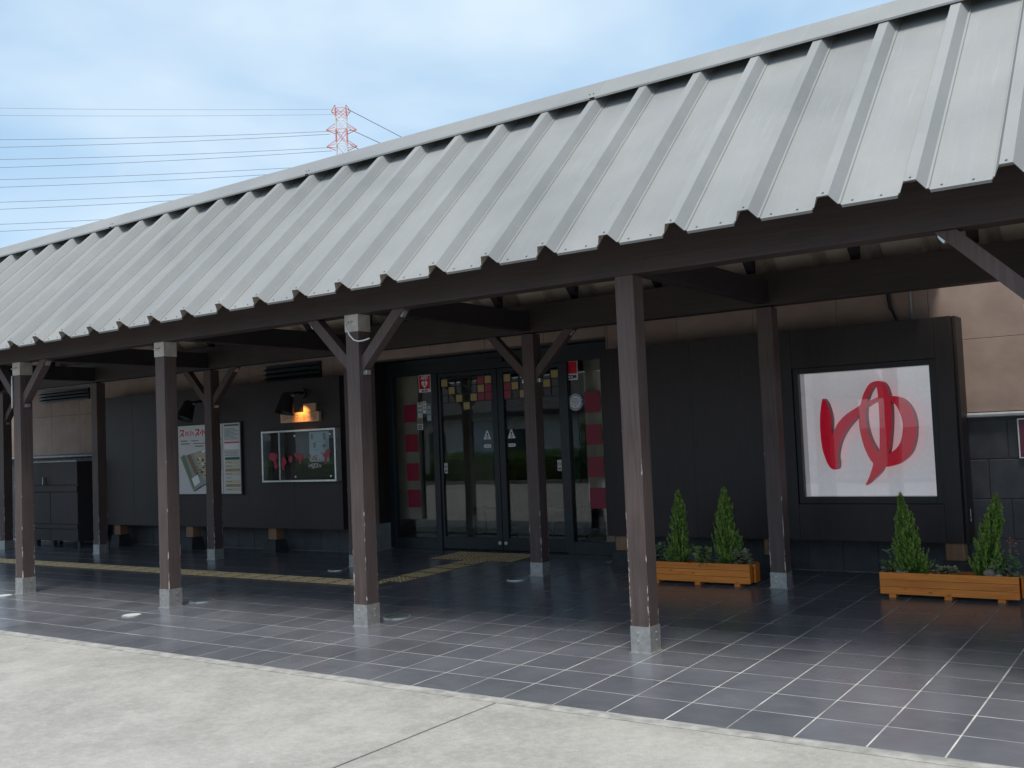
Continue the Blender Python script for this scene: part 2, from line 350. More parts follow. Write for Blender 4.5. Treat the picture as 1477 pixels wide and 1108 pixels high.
# tiled floor: a sloping bed of grout with tiles laid on it
T = .3767; GX = -1.2149; Y0 = 5.289
floor = build('floor', MB().box(-24, 6, -.711*1.00035, 7.5, -.09, 0), 'grout', None, origin=(0, 0, 0)); floor['kind'] = 'structure'
floor.location = (0, 6, -.003); floor.rotation_euler.x = math.atan(SY); floor.location.z = 0; WLOC[floor.name] = Vector((0, 0, 0))
def tilemesh(w, d, t=.004, c=.0025):
    a, b = w/2, d/2
    v = [(-a, -b, 0), (a, -b, 0), (a, b, 0), (-a, b, 0), (-a, -b, t-c*.6), (a, -b, t-c*.6), (a, b, t-c*.6), (-a, b, t-c*.6),
         (-a+c, -b+c, t), (a-c, -b+c, t), (a-c, b-c, t), (-a+c, b-c, t)]
    f = [(0, 1, 5, 4), (1, 2, 6, 5), (2, 3, 7, 6), (3, 0, 4, 7), (4, 5, 9, 8), (5, 6, 10, 9), (6, 7, 11, 10), (7, 4, 8, 11), (8, 9, 10, 11)]
    return v, f
tv, tf = tilemesh(T-.010, T-.011, .0014, .0010)
tm = bpy.data.meshes.new('tile'); tm.from_pydata(tv, [], tf); tm.materials.append(MATS['floor_tile'])
cells = []
for i in range(-8, 62):
    for j in range(0, 16):
        x = GX-(i+.5)*T; y = Y0+(j+.5)*T
        if j >= 14 and not (-10 < x < -6): continue
        p = Vector((x, y, 0))-Vector((0, 0, 1.6)); dep = p.dot(fwd)
        vis = dep > 0 and abs(p.dot(r2)/dep) < .53 and abs(p.dot(u2)/dep) < .40
        cells.append((0 if vis else 1, dep*dep/max(.3, 1.6-zf(y)), x, y))
cells.sort(); restb = MB()
for n, (nv, key, x, y) in enumerate(cells):
    loc = (x, (y-6)*1.00035, .0005)
    if n < 300:
        o = bpy.data.objects.new('tile', tm); COL.objects.link(o); o.parent = floor; o.location = (loc[0], loc[1], loc[2]+rnd.uniform(-.0002, .0003))
        o.rotation_euler = (rnd.uniform(-.0008, .0008), rnd.uniform(-.0008, .0008), 0)
    else: restb.add([(a+loc[0], b+loc[1], c+loc[2]) for a, b, c in tv], tf)
rest = build('tile_field', restb, 'floor_tile', None, origin=(0, 0, 0)); rest.parent = floor; rest.location = (0, 0, 0); rest['kind'] = 'stuff'

# ------------------------------------------------------------------ canopy
X0, S, PW = -3.655, 2.768, .153
YF, YB = 6.653, 9.46
ZB = 2.789
canopy = thing('canopy', 'long open canopy of dark timber posts under a grey ribbed metal roof', 'canopy', (-7, 8.13, 0))
def post(k, yfront, front):
    x = X0-k*S+PW/2; y = yfront+PW/2; base = zf(y)
    top = ZB
    p = build('post', MB().box(x-PW/2, x+PW/2, y-PW/2, y+PW/2, base+.012, top), 'post_paint', canopy, .004, origin=(x, y, base))
    h = .195 if front else .150; m = MB(); w = PW/2+.004
    for a, b, c, d in ((-w, w, -w, -w+.0035), (-w, w, w-.0035, w), (-w, -w+.0035, -w+.0035, w-.0035), (w-.0035, w, -w+.0035, w-.0035)): m.box(x+a, x+b, y+c, y+d, base, base+h)
    m.box(x-w-.01, x+w+.01, y-w-.01, y+w+.01, base-.004, base+.009)
    build('post_shoe', m, 'steel', p)
    for q in (.45, .75):
        build('bolt', MB().tube([(x-.02, y-w-.006, base+h*q), (x-.02, y-w+.004, base+h*q)], .008, 8), 'alu', p); build('bolt', MB().tube([(x+w-.004, y+.02, base+h*q), (x+w+.006, y+.02, base+h*q)], .008, 8), 'alu', p)
    if front and k in (1, 2, 3):
        m = MB(); w = PW/2+.005; m.box(x-w, x+w, y-w, y+w, ZB-.155, ZB-.001)
        c = build('post_cap', m, 'cap_steel', p, .003)
        m = MB(); m.tube([(x-.02, y-w-.001, 2.72), (x-.02, y-w-.03, 2.715), (x-.045, y-w-.035, 2.712), (x-.06, y-w-.02, 2.714)], .005, 6)
        m.tube([(x-.02, y-w, 2.72), (x+.02, y-w-.012, 2.723)], .006, 6); build('hook', m, 'hook', p)
    return p
for k in range(-2, 6): post(k, YF, True)
for k in range(-2, 6): post(k, YB, False)
XL, XR = -18.9, 4.3
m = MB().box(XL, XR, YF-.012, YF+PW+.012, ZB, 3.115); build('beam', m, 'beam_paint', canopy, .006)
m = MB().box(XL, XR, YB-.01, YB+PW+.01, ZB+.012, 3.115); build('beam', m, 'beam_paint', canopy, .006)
for k in range(-2, 6):
    x = X0-k*S+PW/2
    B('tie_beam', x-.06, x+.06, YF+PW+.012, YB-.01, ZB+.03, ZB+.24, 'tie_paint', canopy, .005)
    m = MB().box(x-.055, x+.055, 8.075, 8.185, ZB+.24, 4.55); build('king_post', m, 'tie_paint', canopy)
def brace(k, yfront):
    xc = X0-k*S+PW/2; zt = ZB-.0005 if yfront == YF else ZB+.0115
    for s in (-1, 1):
        a = xc+s*PW/2; pts = [(a, 2.27), (a, 2.405), (a+s*.385, zt), (a+s*.52, zt)]
        if s < 0: pts = pts[::-1]
        br = build('brace', MB().prism(pts, 'y', yfront+.03, yfront+.125), 'brace_paint', canopy, .003, origin=(xc, yfront+.0765, 0))
        m = MB(); m.prism([(a+s*.50, zt-.002), (a+s*.50, zt-.035), (a+s*.47, zt-.075), (a+s*.455, zt-.06)] if s > 0 else [(a+s*.455, zt-.06), (a+s*.47, zt-.075), (a+s*.50, zt-.035), (a+s*.50, zt-.002)], 'y', yfront+.05, yfront+.10)
        build('brace_bracket', m, 'alu', br); m = MB()
        m.box(min(a+s*.001, a+s*.045), max(a+s*.001, a+s*.045), yfront+.05, yfront+.10, 2.245, 2.285)
        build('brace_bracket', m, 'alu', br)
for k in (-1, 1, 3, 5): brace(k, YF); brace(k, YB)
# roof: ribbed sheets on both slopes, a ridge beam, rafters, the ridge cap
TH = math.atan(.9375); PITCH_R = .5115; TILT = .006; EY, EZ = 6.2, 2.925; RY = 8.13
SL = (RY-EY-.03)/math.cos(TH)
prof = [(0, 0), (.004, .010), (.012, .010), (.046, .082), (.116, .082), (.158, .010), (.172, .010), (.176, 0), (PITCH_R+.003, 0)]
def sheetmesh():
    mb = MB(); n = len(prof); ys = [0, .03, SL*.33, SL*.66, SL]
    th = .006
    for y in ys:
        for u, h in prof:
            mb.v.append((u, y, h + (.03*((y-SL+.06)/.06) if False else 0)))
    for y in ys:
        for u, h in prof: mb.v.append((u, y, h-th))
    N = n*len(ys)
    for j in range(len(ys)-1):
        for i in range(n-1):
            a = j*n+i; mb.f.append((a, a+1, a+n+1, a+n)); mb.f.append((N+a, N+a+n, N+a+n+1, N+a+1)); mb.mi += [0, 1]
    for i in range(n-1): mb.f.append((i, N+i, N+i+1, i+1)); mb.mi.append(0)
    # folded lip along the eave with its screws
    for (u0, u1) in ((.180, PITCH_R-.004),): mb.box(u0, u1, -.008, .006, -.018, .0022)
    for u in (.081, .24, .41): mb.tube([(u, .03, .082 if u < .1 else 0), (u, .03, .090 if u < .1 else .008)], .007, 6)
    return mb
sm = sheetmesh(); me = bpy.data.meshes.new('roof_sheet'); me.from_pydata(sm.v, [], sm.f); me.materials.append(MATS['roof_metal']); me.materials.append(MATS['roof_lining']); me.polygons.foreach_set('material_index', sm.mi); me.update()
bm = bmesh.new(); bm.from_mesh(me); bmesh.ops.recalc_face_normals(bm, faces=bm.faces); bm.to_mesh(me); bm.free()
def zt_(x): return TILT*(x+6.4)
nsh = 0
x = -.975+PITCH_R*10
while x > XL+.1:
    o = bpy.data.objects.new('roof_sheet', me); link(o, canopy, (x, EY, EZ+zt_(x))); o.rotation_euler = (TH+rnd.uniform(-.0015, .0015), 0, rnd.uniform(-.001, .001))
    o2 = bpy.data.objects.new('roof_sheet', me); link(o2, canopy, (x+PITCH_R, 2*RY-EY, EZ+zt_(x))); o2.rotation_euler = (TH, 0, math.pi)
    if nsh % 2 == 0:
        xx = x+.30
        for sgn in (1, -1):
            def P(y): return (RY-(RY-y)) if sgn > 0 else 2*RY-y
            m = MB(); pts = [(P(6.64), EZ+.44*.9375-.02+zt_(x)), (P(8.09), EZ+1.89*.9375-.02+zt_(x)), (P(8.09), EZ+1.89*.9375-.20+zt_(x)), (P(6.64), EZ+.44*.9375-.20+zt_(x))]
            build('rafter', m.prism(pts, 'x', xx-.045, xx+.045), 'tie_paint', canopy)
    nsh += 1; x -= PITCH_R
m = MB(); zr = EZ+1.93*.9375
for xa, xb in ((XL, XR),):
    m.add([(xa, 8.085, zr-.28+zt_(xa)), (xb, 8.085, zr-.28+zt_(xb)), (xb, 8.175, zr-.28+zt_(xb)), (xa, 8.175, zr-.28+zt_(xa)), (xa, 8.085, zr-.07+zt_(xa)), (xb, 8.085, zr-.07+zt_(xb)), (xb, 8.175, zr-.07+zt_(xb)), (xa, 8.175, zr-.07+zt_(xa))],
          [(0, 3, 2, 1), (4, 5, 6, 7), (0, 1, 5, 4), (1, 2, 6, 5), (2, 3, 7, 6), (3, 0, 4, 7)])
build('ridge_beam', m, 'tie_paint', canopy)
cap = [(8.13, 4.862), (7.905, 4.668), (7.885, 4.645), (7.885, 4.628), (7.893, 4.628), (7.895, 4.641), (7.912, 4.660), (8.13, 4.852)]
def capseg(xa, xb, lift):
    m = MB()
    full = cap[:4]+[(16.26-y, z) for y, z in cap[:4][::-1]][:-1]
    inner = cap[4:]; inner = inner+[(16.26-y, z) for y, z in inner[::-1]][1:]
    poly = full+[(16.26-7.885, 4.628)] if False else None
    front = cap; back = [(16.26-y, z) for y, z in cap]
    for pl in (front, back):
        n = len(pl); v = [(xa, y, z+zt_(xa)+lift) for y, z in pl]+[(xb, y, z+zt_(xb)+lift) for y, z in pl]
        m.add(v, [(i, i+1, i+1+n, i+n) for i in range(n-1)])
        m.add([(xa, y, z+zt_(xa)+lift) for y, z in pl], [(0, 1, 6, 7), (1, 2, 5, 6), (2, 3, 4, 5)])
        m.add([(xb, y, z+zt_(xb)+lift) for y, z in pl], [(0, 1, 6, 7), (1, 2, 5, 6), (2, 3, 4, 5)])
    for dxx in (.03, .07): m.tube([(xb-dxx, 7.93, 4.685+zt_(xb)+lift), (xb-dxx, 7.925, 4.697+zt_(xb)+lift)], .007, 6)
    build('ridge_cap', m, 'roof_metal', canopy)
xs = [XL, -15.4, -11.75, -8.1, -4.45, -.72, 2.4, XR]
for i in range(len(xs)-1): capseg(xs[i]-(.05 if i else 0), xs[i+1], .0012*(i % 2))
# added cover over the gap behind the canopy, keeping sun off the house wall
build('shade_cover', MB().add([(XL, 9.99, 2.985), (-2.2, 9.99, 2.985), (-2.2, 10.612, 3.03), (XL, 10.612, 3.03), (XL, 9.99, 2.995), (-2.2, 9.99, 2.995), (-2.2, 10.612, 3.04), (XL, 10.612, 3.04)],
      [(0, 3, 2, 1), (4, 5, 6, 7), (0, 1, 5, 4), (1, 2, 6, 5), (2, 3, 7, 6), (3, 0, 4, 7)]), 'ledge', canopy)
# loose white cable hanging from the hook of one post
xc = X0-S+PW/2
tag(build('cable', MB().tube([(xc-.03, YF-.035, 2.70), (xc-.02, YF-.04, 2.66), (xc+.01, YF-.04, 2.60), (xc+.05, YF-.03, 2.555), (xc+.09, YF-.012, 2.54), (xc+.13, YF+.01, 2.545), (xc+.19, YF+.025, 2.56)], .007, 6), 'cable', None, smooth=True), 'thin white cable looping from the steel cap of a post to its brace', 'cable')
tag(build('cable', MB().tube([(X0-3*S-.006, YF-.012, z) for z in (2.63, 2.5, 2.38, 2.24)], .008, 6), 'cable', None, smooth=True), 'straight white cable clipped down the corner of the leftmost front post', 'cable')

# ------------------------------------------------------------------ the building behind the canopy
YW = 10.62
bld = thing('building', 'bathhouse front with beige upper wall, dark block base and glazed entrance', 'building', (-8, YW, 0))
XB0, XB1 = -19.3, 9.0; OX0, OX1, OZ = -9.95, -6.0, 2.80
zb = zf(YW)-.03
m = MB().box(XB0, OX0, YW+.03, YW+.25, zb, 5.0); m.box(OX1, XB1, YW+.03, YW+.25, zb, 5.0); m.box(OX0, OX1, YW+.03, YW+.25, OZ, 5.0)
m.box(XB0, XB0+.2, YW+.25, 18, zb, 5.0); m.box(XB1-.2, XB1, YW+.25, 18, zb, 5.0); m.box(XB0+.2, XB1-.2, 17.8, 18, zb, 5.0)
build('wall', m, 'beige_joint', bld)
B('roof_slab', XB0-.1, XB1+.1, YW-.05, 18.1, 5.003, 5.12, 'ledge', bld)
# beige cladding panels
PWX, PZ = .91, .71
pm = bpy.data.meshes.new('cladding_panel'); v, f = tilemesh(PWX-.004, PZ-.004, .028, .002); pm.from_pydata(v, [], f); pm.materials.append(MATS['beige_wall'])
def panelrow(x, z, hz=PZ, w=PWX):
    if w == PWX and hz == PZ:
        o = bpy.data.objects.new('cladding_panel', pm); link(o, bld, (x+w/2, YW+.03, z+hz/2)); o.rotation_euler = (R(90), 0, 0)
    else: B('cladding_panel', x+.0035, x+w-.0035, YW+.002, YW+.03, z+.0035, z+hz-.0035, 'beige_wall', bld)
zl = 1.69
x = -2.33-PWX*19+.0
while x < XB1-.5:
    xa, xb = x, x+PWX
    for r in range(3):
        z = zl+r*PZ
        if xb <= OX0 or xa >= OX1: panelrow(x, z)
        elif xa < OX0: 
            if r < 2: panelrow(xa, z, PZ, OX0-xa)
            else: panelrow(x, z)
        elif xb > OX1:
            if r < 2: panelrow(OX1, z, PZ, xb-OX1)
            else: panelrow(x, z)
        elif r == 1: pass
        elif r == 2: panelrow(x, z)
    if OX0 <= xa+.01 or xb <= OX1:
        xx0, xx1 = max(xa, OX0), min(xb, OX1)
        if xx1-xx0 > .05: panelrow(xx0, OZ, zl+2*PZ-OZ, xx1-xx0)
    x += PWX
# dark block base
BW, BH = .36, .38; zb0 = .097
bmh = bpy.data.meshes.new('wall_block'); v, f = tilemesh(BW-.010, BH-.010, .022, .004); bmh.from_pydata(v, [], f); bmh.materials.append(MATS['block'])
m = MB()
for r in range(4):
    z = zb0+r*BH; x = -1.697-BW*60+(0 if r % 2 == 1 else .18)
    while x < 2.6:
        cx = x+BW/2; ok = x > XB0 and (x+BW < OX0 or x > OX1)
        if ok and (r == 0 or cx > -2.5 or cx < -15.3):
            o = bpy.data.objects.new('wall_block', bmh); link(o, bld, (cx, YW+.03, z+BH/2)); o.rotation_euler = (R(90), 0, 0)
        x += BW
build('mortar_bed', MB().box(XB0, OX0, YW+.015, YW+.03, zb, 1.637).box(OX1, XB1, YW+.015, YW+.03, zb, 1.637), 'mortar', bld)
m = MB(); pr = [(YW+.028, 1.637), (YW-.035, 1.637), (YW-.045, 1.645), (YW-.045, 1.668), (YW+.028, 1.692)]
for a, b in ((XB0-.02, OX0), (OX1, XB1)): build('ledge', MB().prism(pr, 'x', a, b), 'ledge', bld, .003)
# low boundary wall carrying on past the left corner
lw = thing('boundary_wall', 'low dark block wall continuing past the left end of the building', 'wall', (-23, 10.8, 0))
B('wall_body', -30, XB0-.03, 10.7, 10.9, 0, 1.60, 'block', lw); B('coping', -30, XB0-.03, 10.66, 10.94, 1.603, 1.67, 'ledge', lw, .005)
# metal flashing, slatted vents, pipes on the wall
build('flashing', MB().box(-18.6, -10.2, YW-.07, YW+.0, 2.905, 2.935), 'ledge', bld)
def vent(x0, x1, z0, z1):
    v_ = build('wall_vent', MB().box(x0, x1, YW-.04, YW, z0, z1), 'frame_dark', bld)
    m = MB()
    for i in range(3):
        z = z0+.02+i*(z1-z0-.03)/3; m.prism([(YW-.045, z+.035), (YW-.10, z), (YW-.10, z+.006), (YW-.045, z+.041)], 'x', x0, x1)
    build('louvre', m, 'frame_dark', v_)
vent(-18.05, -16.55, 2.66, 2.86); vent(-11.9, -10.75, 2.64, 2.88)
build('conduit', MB().tube([(-2.485, YW-.02, 2.5), (-2.485, YW-.02, 3.4)], .012, 8), 'ledge', bld, smooth=True)
build('hose', MB().tube([(-2.70, YW-.03, 3.2), (-2.70, YW-.03, 2.95), (-2.68, YW-.04, 2.78), (-2.62, YW-.06, 2.65), (-2.58, YW-.06, 2.5)], .02, 8), 'black_metal', bld, smooth=True)

# entrance: reveal, frame, fixed panes, sliding doors
YD = 11.15
for nm, x0, x1 in (('reveal', OX0-.12, OX0), ('reveal', OX1, OX1+.12)): B(nm, x0, x1, YW+.251, YD+.06, .0, OZ+.1, 'panel_paint', bld)
for x0, x1 in ((OX0-.0, OX0+.004), (OX1-.004, OX1)): B('reveal_base', x0, x1, YW+.035, YD-.05, .0, .50, 'render_grey', bld)
B('reveal_soffit', OX0, OX1, YW+.251, YD+.06, OZ, OZ+.1, 'frame_dark', bld)
D0, D1 = -9.84, -6.12; zs = zf(YD)
fr = MB(); fr.box(OX0, D0, YD-.05, YD+.05, zs, OZ-.003); fr.box(D1, OX1, YD-.05, YD+.05, zs, OZ-.003); fr.box(D0, D1, YD-.05, YD+.05, 2.585, OZ-.003)
for a, b in ((-9.10, -9.0), (-6.96, -6.86)): fr.box(a, b, YD-.05, YD+.05, zs, 2.585)
fr.box(D0, -9.10, YD-.05, YD+.05, zs, .29); fr.box(-6.86, D1, YD-.05, YD+.05, zs, .29)
build('door_frame', fr, 'frame_dark', bld, .004)
build('sensor', MB().box(-8.12, -7.84, YD-.085, YD-.05, 2.66, 2.72), 'black_metal', bld, .008)
def squares(parent, xs, zs_, w, h, mat, y):
    for x_, z_ in zip(xs, zs_): B('coloured_square', x_, x_+w, y-.003, y, z_, z_+h, mat, parent)
pl = B('fixed_pane', D0, -9.10, YD-.004, YD+.004, .29, 2.585, 'glass', bld)
squares(pl, [-9.654, -9.645, -9.640, -9.632], [1.925, 1.505, 1.09, .715], .225, .25, 'square_red', YD-.0045)
pr_ = B('fixed_pane', -6.86, D1, YD-.004, YD+.004, .29, 2.585, 'glass', bld)
squares(pr_, [-6.635, -6.636, -6.627, -6.617], [1.92, 1.51, 1.10, .71], .225, .26, 'square_red', YD-.0045)
def door(x0, x1, mir):
    d = MB(); st = .045; y0, y1 = YD-.03, YD+.025
    cx0 = x0 if not mir else x0+.0
    L_, R_ = (x0+st, x1-.09) if not mir else (x0+.09, x1-st)
    d.box(x0, L_, y0, y1, zs+.015, 2.58); d.box(R_, x1, y0, y1, zs+.015, 2.58); d.box(L_, R_, y0, y1, zs+.015, .315); d.box(L_, R_, y0, y1, 2.525, 2.58)
    dd = build('sliding_door', d, 'frame_dark', bld, .003)
    B('glass_pane', L_, R_, YD-.008, YD, .315, 2.525, 'glass', dd)
    cw = (R_-L_)/7; ch = .1125; ztop = 2.50
    m = MB(); yy0, yy1 = YD-.016, YD-.0085
    for c in range(1, 7): m.box(L_+c*cw-.006, L_+c*cw+.006, yy0, yy1, ztop-3*ch-(ch if c in (3, 4) else 0), 2.525)
    for r in range(0, 4):
        m.box(L_, R_, yy0-.0012, yy1-.0002, ztop-r*ch-.006, ztop-r*ch+.006)
    m.box(L_+3*cw, L_+4*cw, yy0-.0012, yy1-.0002, ztop-4*ch-.006, ztop-4*ch+.006)
    build('lattice', m, 'frame_dark', dd)
    rows = [0, 1, 2, 3, 2, 1, 0]
    for c, r in enumerate(rows): B('coloured_square', L_+c*cw+.010, L_+(c+1)*cw-.010, YD-.0125, YD-.0084, ztop-(r+1)*ch+.008, ztop-r*ch-.008, 'ochre', dd)
    reds = [(5, 0), (6, 1), (5, 2), (6, 2)] if not mir else [(0, 1), (0, 2)]
    for c, r in reds: B('coloured_square', L_+c*cw+.008, L_+(c+1)*cw-.008, YD-.0125, YD-.0084, ztop-(r+1)*ch+.006, ztop-r*ch-.006, 'pink', dd)
    # warning triangle, arrow, no-entry sticker on the glass
    tx = R_-.11 if not mir else L_+.10
    tr_ = MB(); zc_ = 1.69; tr_.prism([(tx-.062, zc_-.055), (tx+.062, zc_-.055), (tx+.012, zc_+.058), (tx, zc_+.066), (tx-.012, zc_+.058)], 'y', YD-.011, YD-.0084)
    t_ = build('warning_sticker', tr_, 'white', dd)
    ik = MB(); ik.prism([(tx-.012, zc_+.03), (tx-.008, zc_-.01), (tx+.008, zc_-.01), (tx+.012, zc_+.03)], 'y', YD-.013, YD-.0111); ik.box(tx-.03, tx+.03, YD-.013, YD-.0111, zc_-.028, zc_-.018); ik.box(tx-.02, tx+.018, YD-.013, YD-.0111, zc_-.045, zc_-.038)
    build('print', ik, 'ink', dd)
    s = -1 if not mir else 1; az = 1.545
    ar = [(tx-s*.055, az-.022), (tx+s*.045, az-.022), (tx+s*.065, az), (tx+s*.045, az+.022), (tx-s*.055, az+.022)]
    build('arrow_sticker', MB().prism(ar if s > 0 else ar[::-1], 'y', YD-.011, YD-.0084), 'white', dd)
    ik = MB()
    for q in (-.03, 0, .028): ik.box(tx+q-.009, tx+q+.009, YD-.013, YD-.0111, az-.009, az+.009)
    build('print', ik, 'grey_ink', dd)
    px = L_+.035 if not mir else R_-.045
    B('notice_sticker', px-.03, px+.03, YD-.011, YD-.0084, 1.19, 1.33, 'paper', dd)
    rg = MB()
    for q in range(16):
        a, b = 2*math.pi*q/16, 2*math.pi*(q+1)/16
        rg.prism([(px+.022*math.cos(t)*f_, 1.28+.022*math.sin(t)*f_) for t, f_ in ((a, 1), (b, 1), (b, .72), (a, .72))], 'y', YD-.013, YD-.0111)
    rg.prism([(px-.016, 1.293), (px-.012, 1.297), (px+.016, 1.267), (px+.012, 1.263)], 'y', YD-.0128, YD-.0112)
    build('print', rg, 'square_red', dd)
    B('print', px-.02, px+.02, YD-.013, YD-.0111, 1.205, 1.235, 'grey_ink', dd)
    lx = R_+.045 if not mir else L_-.045
    lk = build('lock', MB().disc((lx, y0+.0, .245), .024, .008, 20, 'y'), 'alu', dd, .002)
    return dd
door(-9.0, -8.0+.015, False); door(-7.975, -6.96, True)
# inside the porch
inn = bld
zi = zf(YD)+.012
B('interior_floor', -12.2, -3.8, YD+.06, 17.7, zi-.05, zi, 'floor_tile', inn); B('interior_ceiling', -12.2, -3.8, YD+.07, 17.7, 2.9, 2.95, 'interior', inn)
B('interior_wall', -12.25, -12.2, YD+.07, 17.7, 0, 2.95, 'interior', inn); B('interior_wall', -3.8, -3.75, YD+.07, 17.7, 0, 2.95, 'interior', inn)
B('interior_wall', -12.2, -9.9, 13.6, 13.7, zi, 2.9, 'interior_beige', inn); B('interior_wall', -6.4, -3.8, 13.6, 13.7, zi, 2.9, 'interior_beige', inn); B('interior_wall', -12.2, -3.8, 17.6, 17.7, zi, 2.9, 'interior', inn)
build('partition', MB().box(-10.1, -9.60, 11.40, 11.46, .52, 2.7), 'interior_beige', inn, .004); build('partition', MB().box(-6.80, -6.1, 11.42, 11.48, .77, 2.7), 'interior_beige', inn, .004)
B('partition', -6.57, -6.1, 11.43, 11.47, zi, .765, 'sign_wood', inn)
m = MB()
for a in (-9.9, -9.12, -8.34, -7.56, -6.78): m.box(a, a+.08, 13.62, 13.68, zi, 2.9)
for z in (zi, 1.2, 2.2, 2.84): m.box(-9.82, -6.7, 13.635, 13.665, z, z+.06)
build('inner_lattice', m, 'frame_dark', inn)
nb = thing('notice_panel', 'dark notice panel with white header seen through the left glass door', 'notice', (-9.5, 13.5, 1.6))
B('panel', -10.25, -9.55, 13.52, 13.56, 1.35, 1.95, 'blue', nb); B('header', -10.25, -9.65, 13.515, 13.56, 1.96, 2.08, 'paper', nb)
def stand(x, lab):
    t = thing('umbrella_stand', lab, 'stand', (x, 12.3, zi)); m = MB()
    for a in (-.28, .28):
        for b in (-.13, .13): m.box(x+a-.012, x+a+.012, 12.3+b-.012, 12.3+b+.012, zi, zi+.5)
    build('leg', m, 'black_metal', t); m = MB()
    for z in (zi+.06, zi+.45):
        for b in (-.13, .13): m.box(x-.268, x+.268, 12.3+b-.011, 12.3+b+.011, z, z+.024)
        for a in (-.28, 0, .28): m.box(x+a-.011, x+a+.011, 12.3-.119, 12.3+.119, z+.001, z+.023)
    build('rail', m, 'black_metal', t)
stand(-8.95, 'black metal umbrella rack inside behind the left glass door'); stand(-7.75, 'black metal umbrella rack inside behind the right glass door')
# stickers and signs on the glass
def sticker(name, lab, x, z): return thing(name, lab, 'sticker', (x, YD-.005, z))
yst = YD-.0045
s_ = sticker('aed_sticker', 'red AED sticker with white heart on the left entrance pane', -9.252, 2.34)
B('backing', -9.362, -9.142, yst-.003, yst, 2.338, 2.582, 'white', s_); B('red_field', -9.352, -9.152, yst-.0045, yst-.0031, 2.385, 2.572, 'sign_red', s_)
text('lettering', 'AED', -9.252, 2.522, yst-.0065, .062, 'white', s_, sx=1.15, bold=.002)
hz = [(0, -.062), (-.055, -.005), (-.06, .025), (-.042, .045), (-.02, .045), (0, .026), (.02, .045), (.042, .045), (.06, .025), (.055, -.005)]
outline('heart', [[(-9.252+a*.95, 2.455+b) for a, b in hz]], yst-.0065, .0015, 'white', s_)
outline('lightning_bolt', [[(-9.252+a, 2.455+b) for a, b in ((.012, .03), (-.018, -.006), (-.002, -.006), (-.012, -.036), (.02, .004), (.003, .004))]], yst-.0085, .0012, 'sign_red', s_)
text('lettering', 'SECOM', -9.252, 2.349, yst-.005, .032, 'ink', s_, sx=1.1, bold=.001)
s_ = sticker('security_sticker', 'square red and white SECOM security sticker on the right entrance pane', -6.83, 2.35)
B('backing', -6.947, -6.717, yst-.003, yst, 2.345, 2.592, 'white', s_); B('red_field', -6.937, -6.727, yst-.0045, yst-.0031, 2.427, 2.582, 'sign_red', s_)
text('lettering', 'SECOM', -6.832, 2.366, yst-.005, .066, 'ink', s_, sx=.90, bold=.003); B('fine_print', -6.87, -6.80, yst-.006, yst-.0046, 2.445, 2.452, 'pink', s_)
s_ = sticker('round_sticker', 'round white sticker with blue rim on the right entrance pane', -6.77, 1.94)
build('blue_rim', MB().disc((-6.77, yst, 2.06), .115, .003, 32, 'y'), 'blue', s_); build('white_centre', MB().disc((-6.77, yst-.0031, 2.06), .083, .0012, 32, 'y'), 'white', s_)
m = MB()
for i in range(22):
    a = 2*math.pi*i/22
    if i in (0, 11): continue
    c_, d_ = math.cos(a), math.sin(a); p = [(-6.77+.098*c_-.007*d_*sg+.008*c_*sh, 2.06+.098*d_+.007*c_*sg+.008*d_*sh) for sg, sh in ((-1, -1), (1, -1), (1, 1), (-1, 1))]
    m.prism(p, 'y', yst-.005, yst-.0031)
build('rim_print', m, 'white', s_); m = MB()
for i, w in enumerate((.03, .05, .062, .045, .055)): m.box(-6.77-w, -6.77+w, yst-.006, yst-.0044, 2.105-i*.018, 2.110-i*.018)
m.box(-6.782, -6.758, yst-.006, yst-.0044, 2.0, 2.012); build('print', m, 'grey_ink', s_)
s_ = thing('small_notices', 'cluster of small pale notices taped on the left entrance pane', 'notices', (-9.28, YD-.005, 1.8))
for x0, x1, z0, z1, mt in ((-9.40, -9.31, 1.98, 2.20, 'paper'), (-9.30, -9.24, 2.04, 2.21, 'white'), (-9.23, -9.15, 1.93, 2.17, 'paper_blue'), (-9.41, -9.31, 1.90, 1.975, 'tan'), (-9.41, -9.31, 1.81, 1.895, 'white')):
    n_ = B('notice', x0, x1, yst-.003, yst, z0, z1, mt, s_); m = MB()
    for i in range(3): m.box(x0+.012, x1-.015, yst-.0045, yst-.0031, z1-.03-i*(z1-z0)*.27, z1-.02-i*(z1-z0)*.27+.008)
    build('print', m, 'grey_ink', n_)

# ------------------------------------------------------------------ display walls of dark boards standing in front
YP = 10.25; PB, PT_ = .472, 2.61; PD = .27
def supports(parent, xs):
    for x in xs:
        B('support_block', x-.085, x+.085, YP+.05, YP+.20, .30, PB, 'raw_wood', parent, .006)
        z0 = zf(YP+.1)-.01; m = MB(); a, b = .14, .10
        m.add([(x-a, YP-.02, z0), (x+a, YP-.02, z0), (x+a, YP+.26, z0), (x-a, YP+.26, z0), (x-b, YP+.02, .30), (x+b, YP+.02, .30), (x+b, YP+.22, .30), (x-b, YP+.22, .30)],
              [(0, 3, 2, 1), (4, 5, 6, 7), (0, 1, 5, 4), (1, 2, 6, 5), (2, 3, 7, 6), (3, 0, 4, 7)])
        build('footing_stone', m, 'stone', parent, .01)
lwall = thing('display_wall', 'dark board wall carrying the map board left of the entrance', 'display wall', (-12.8, YP, 0))
x = -15.75
for i in range(6):
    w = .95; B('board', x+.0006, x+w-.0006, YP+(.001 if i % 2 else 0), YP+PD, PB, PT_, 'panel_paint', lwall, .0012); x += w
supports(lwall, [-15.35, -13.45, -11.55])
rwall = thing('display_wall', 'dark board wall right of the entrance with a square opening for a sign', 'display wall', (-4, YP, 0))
SX0, SX1, SZ0, SZ1 = -3.62, -2.215, .835, 2.22
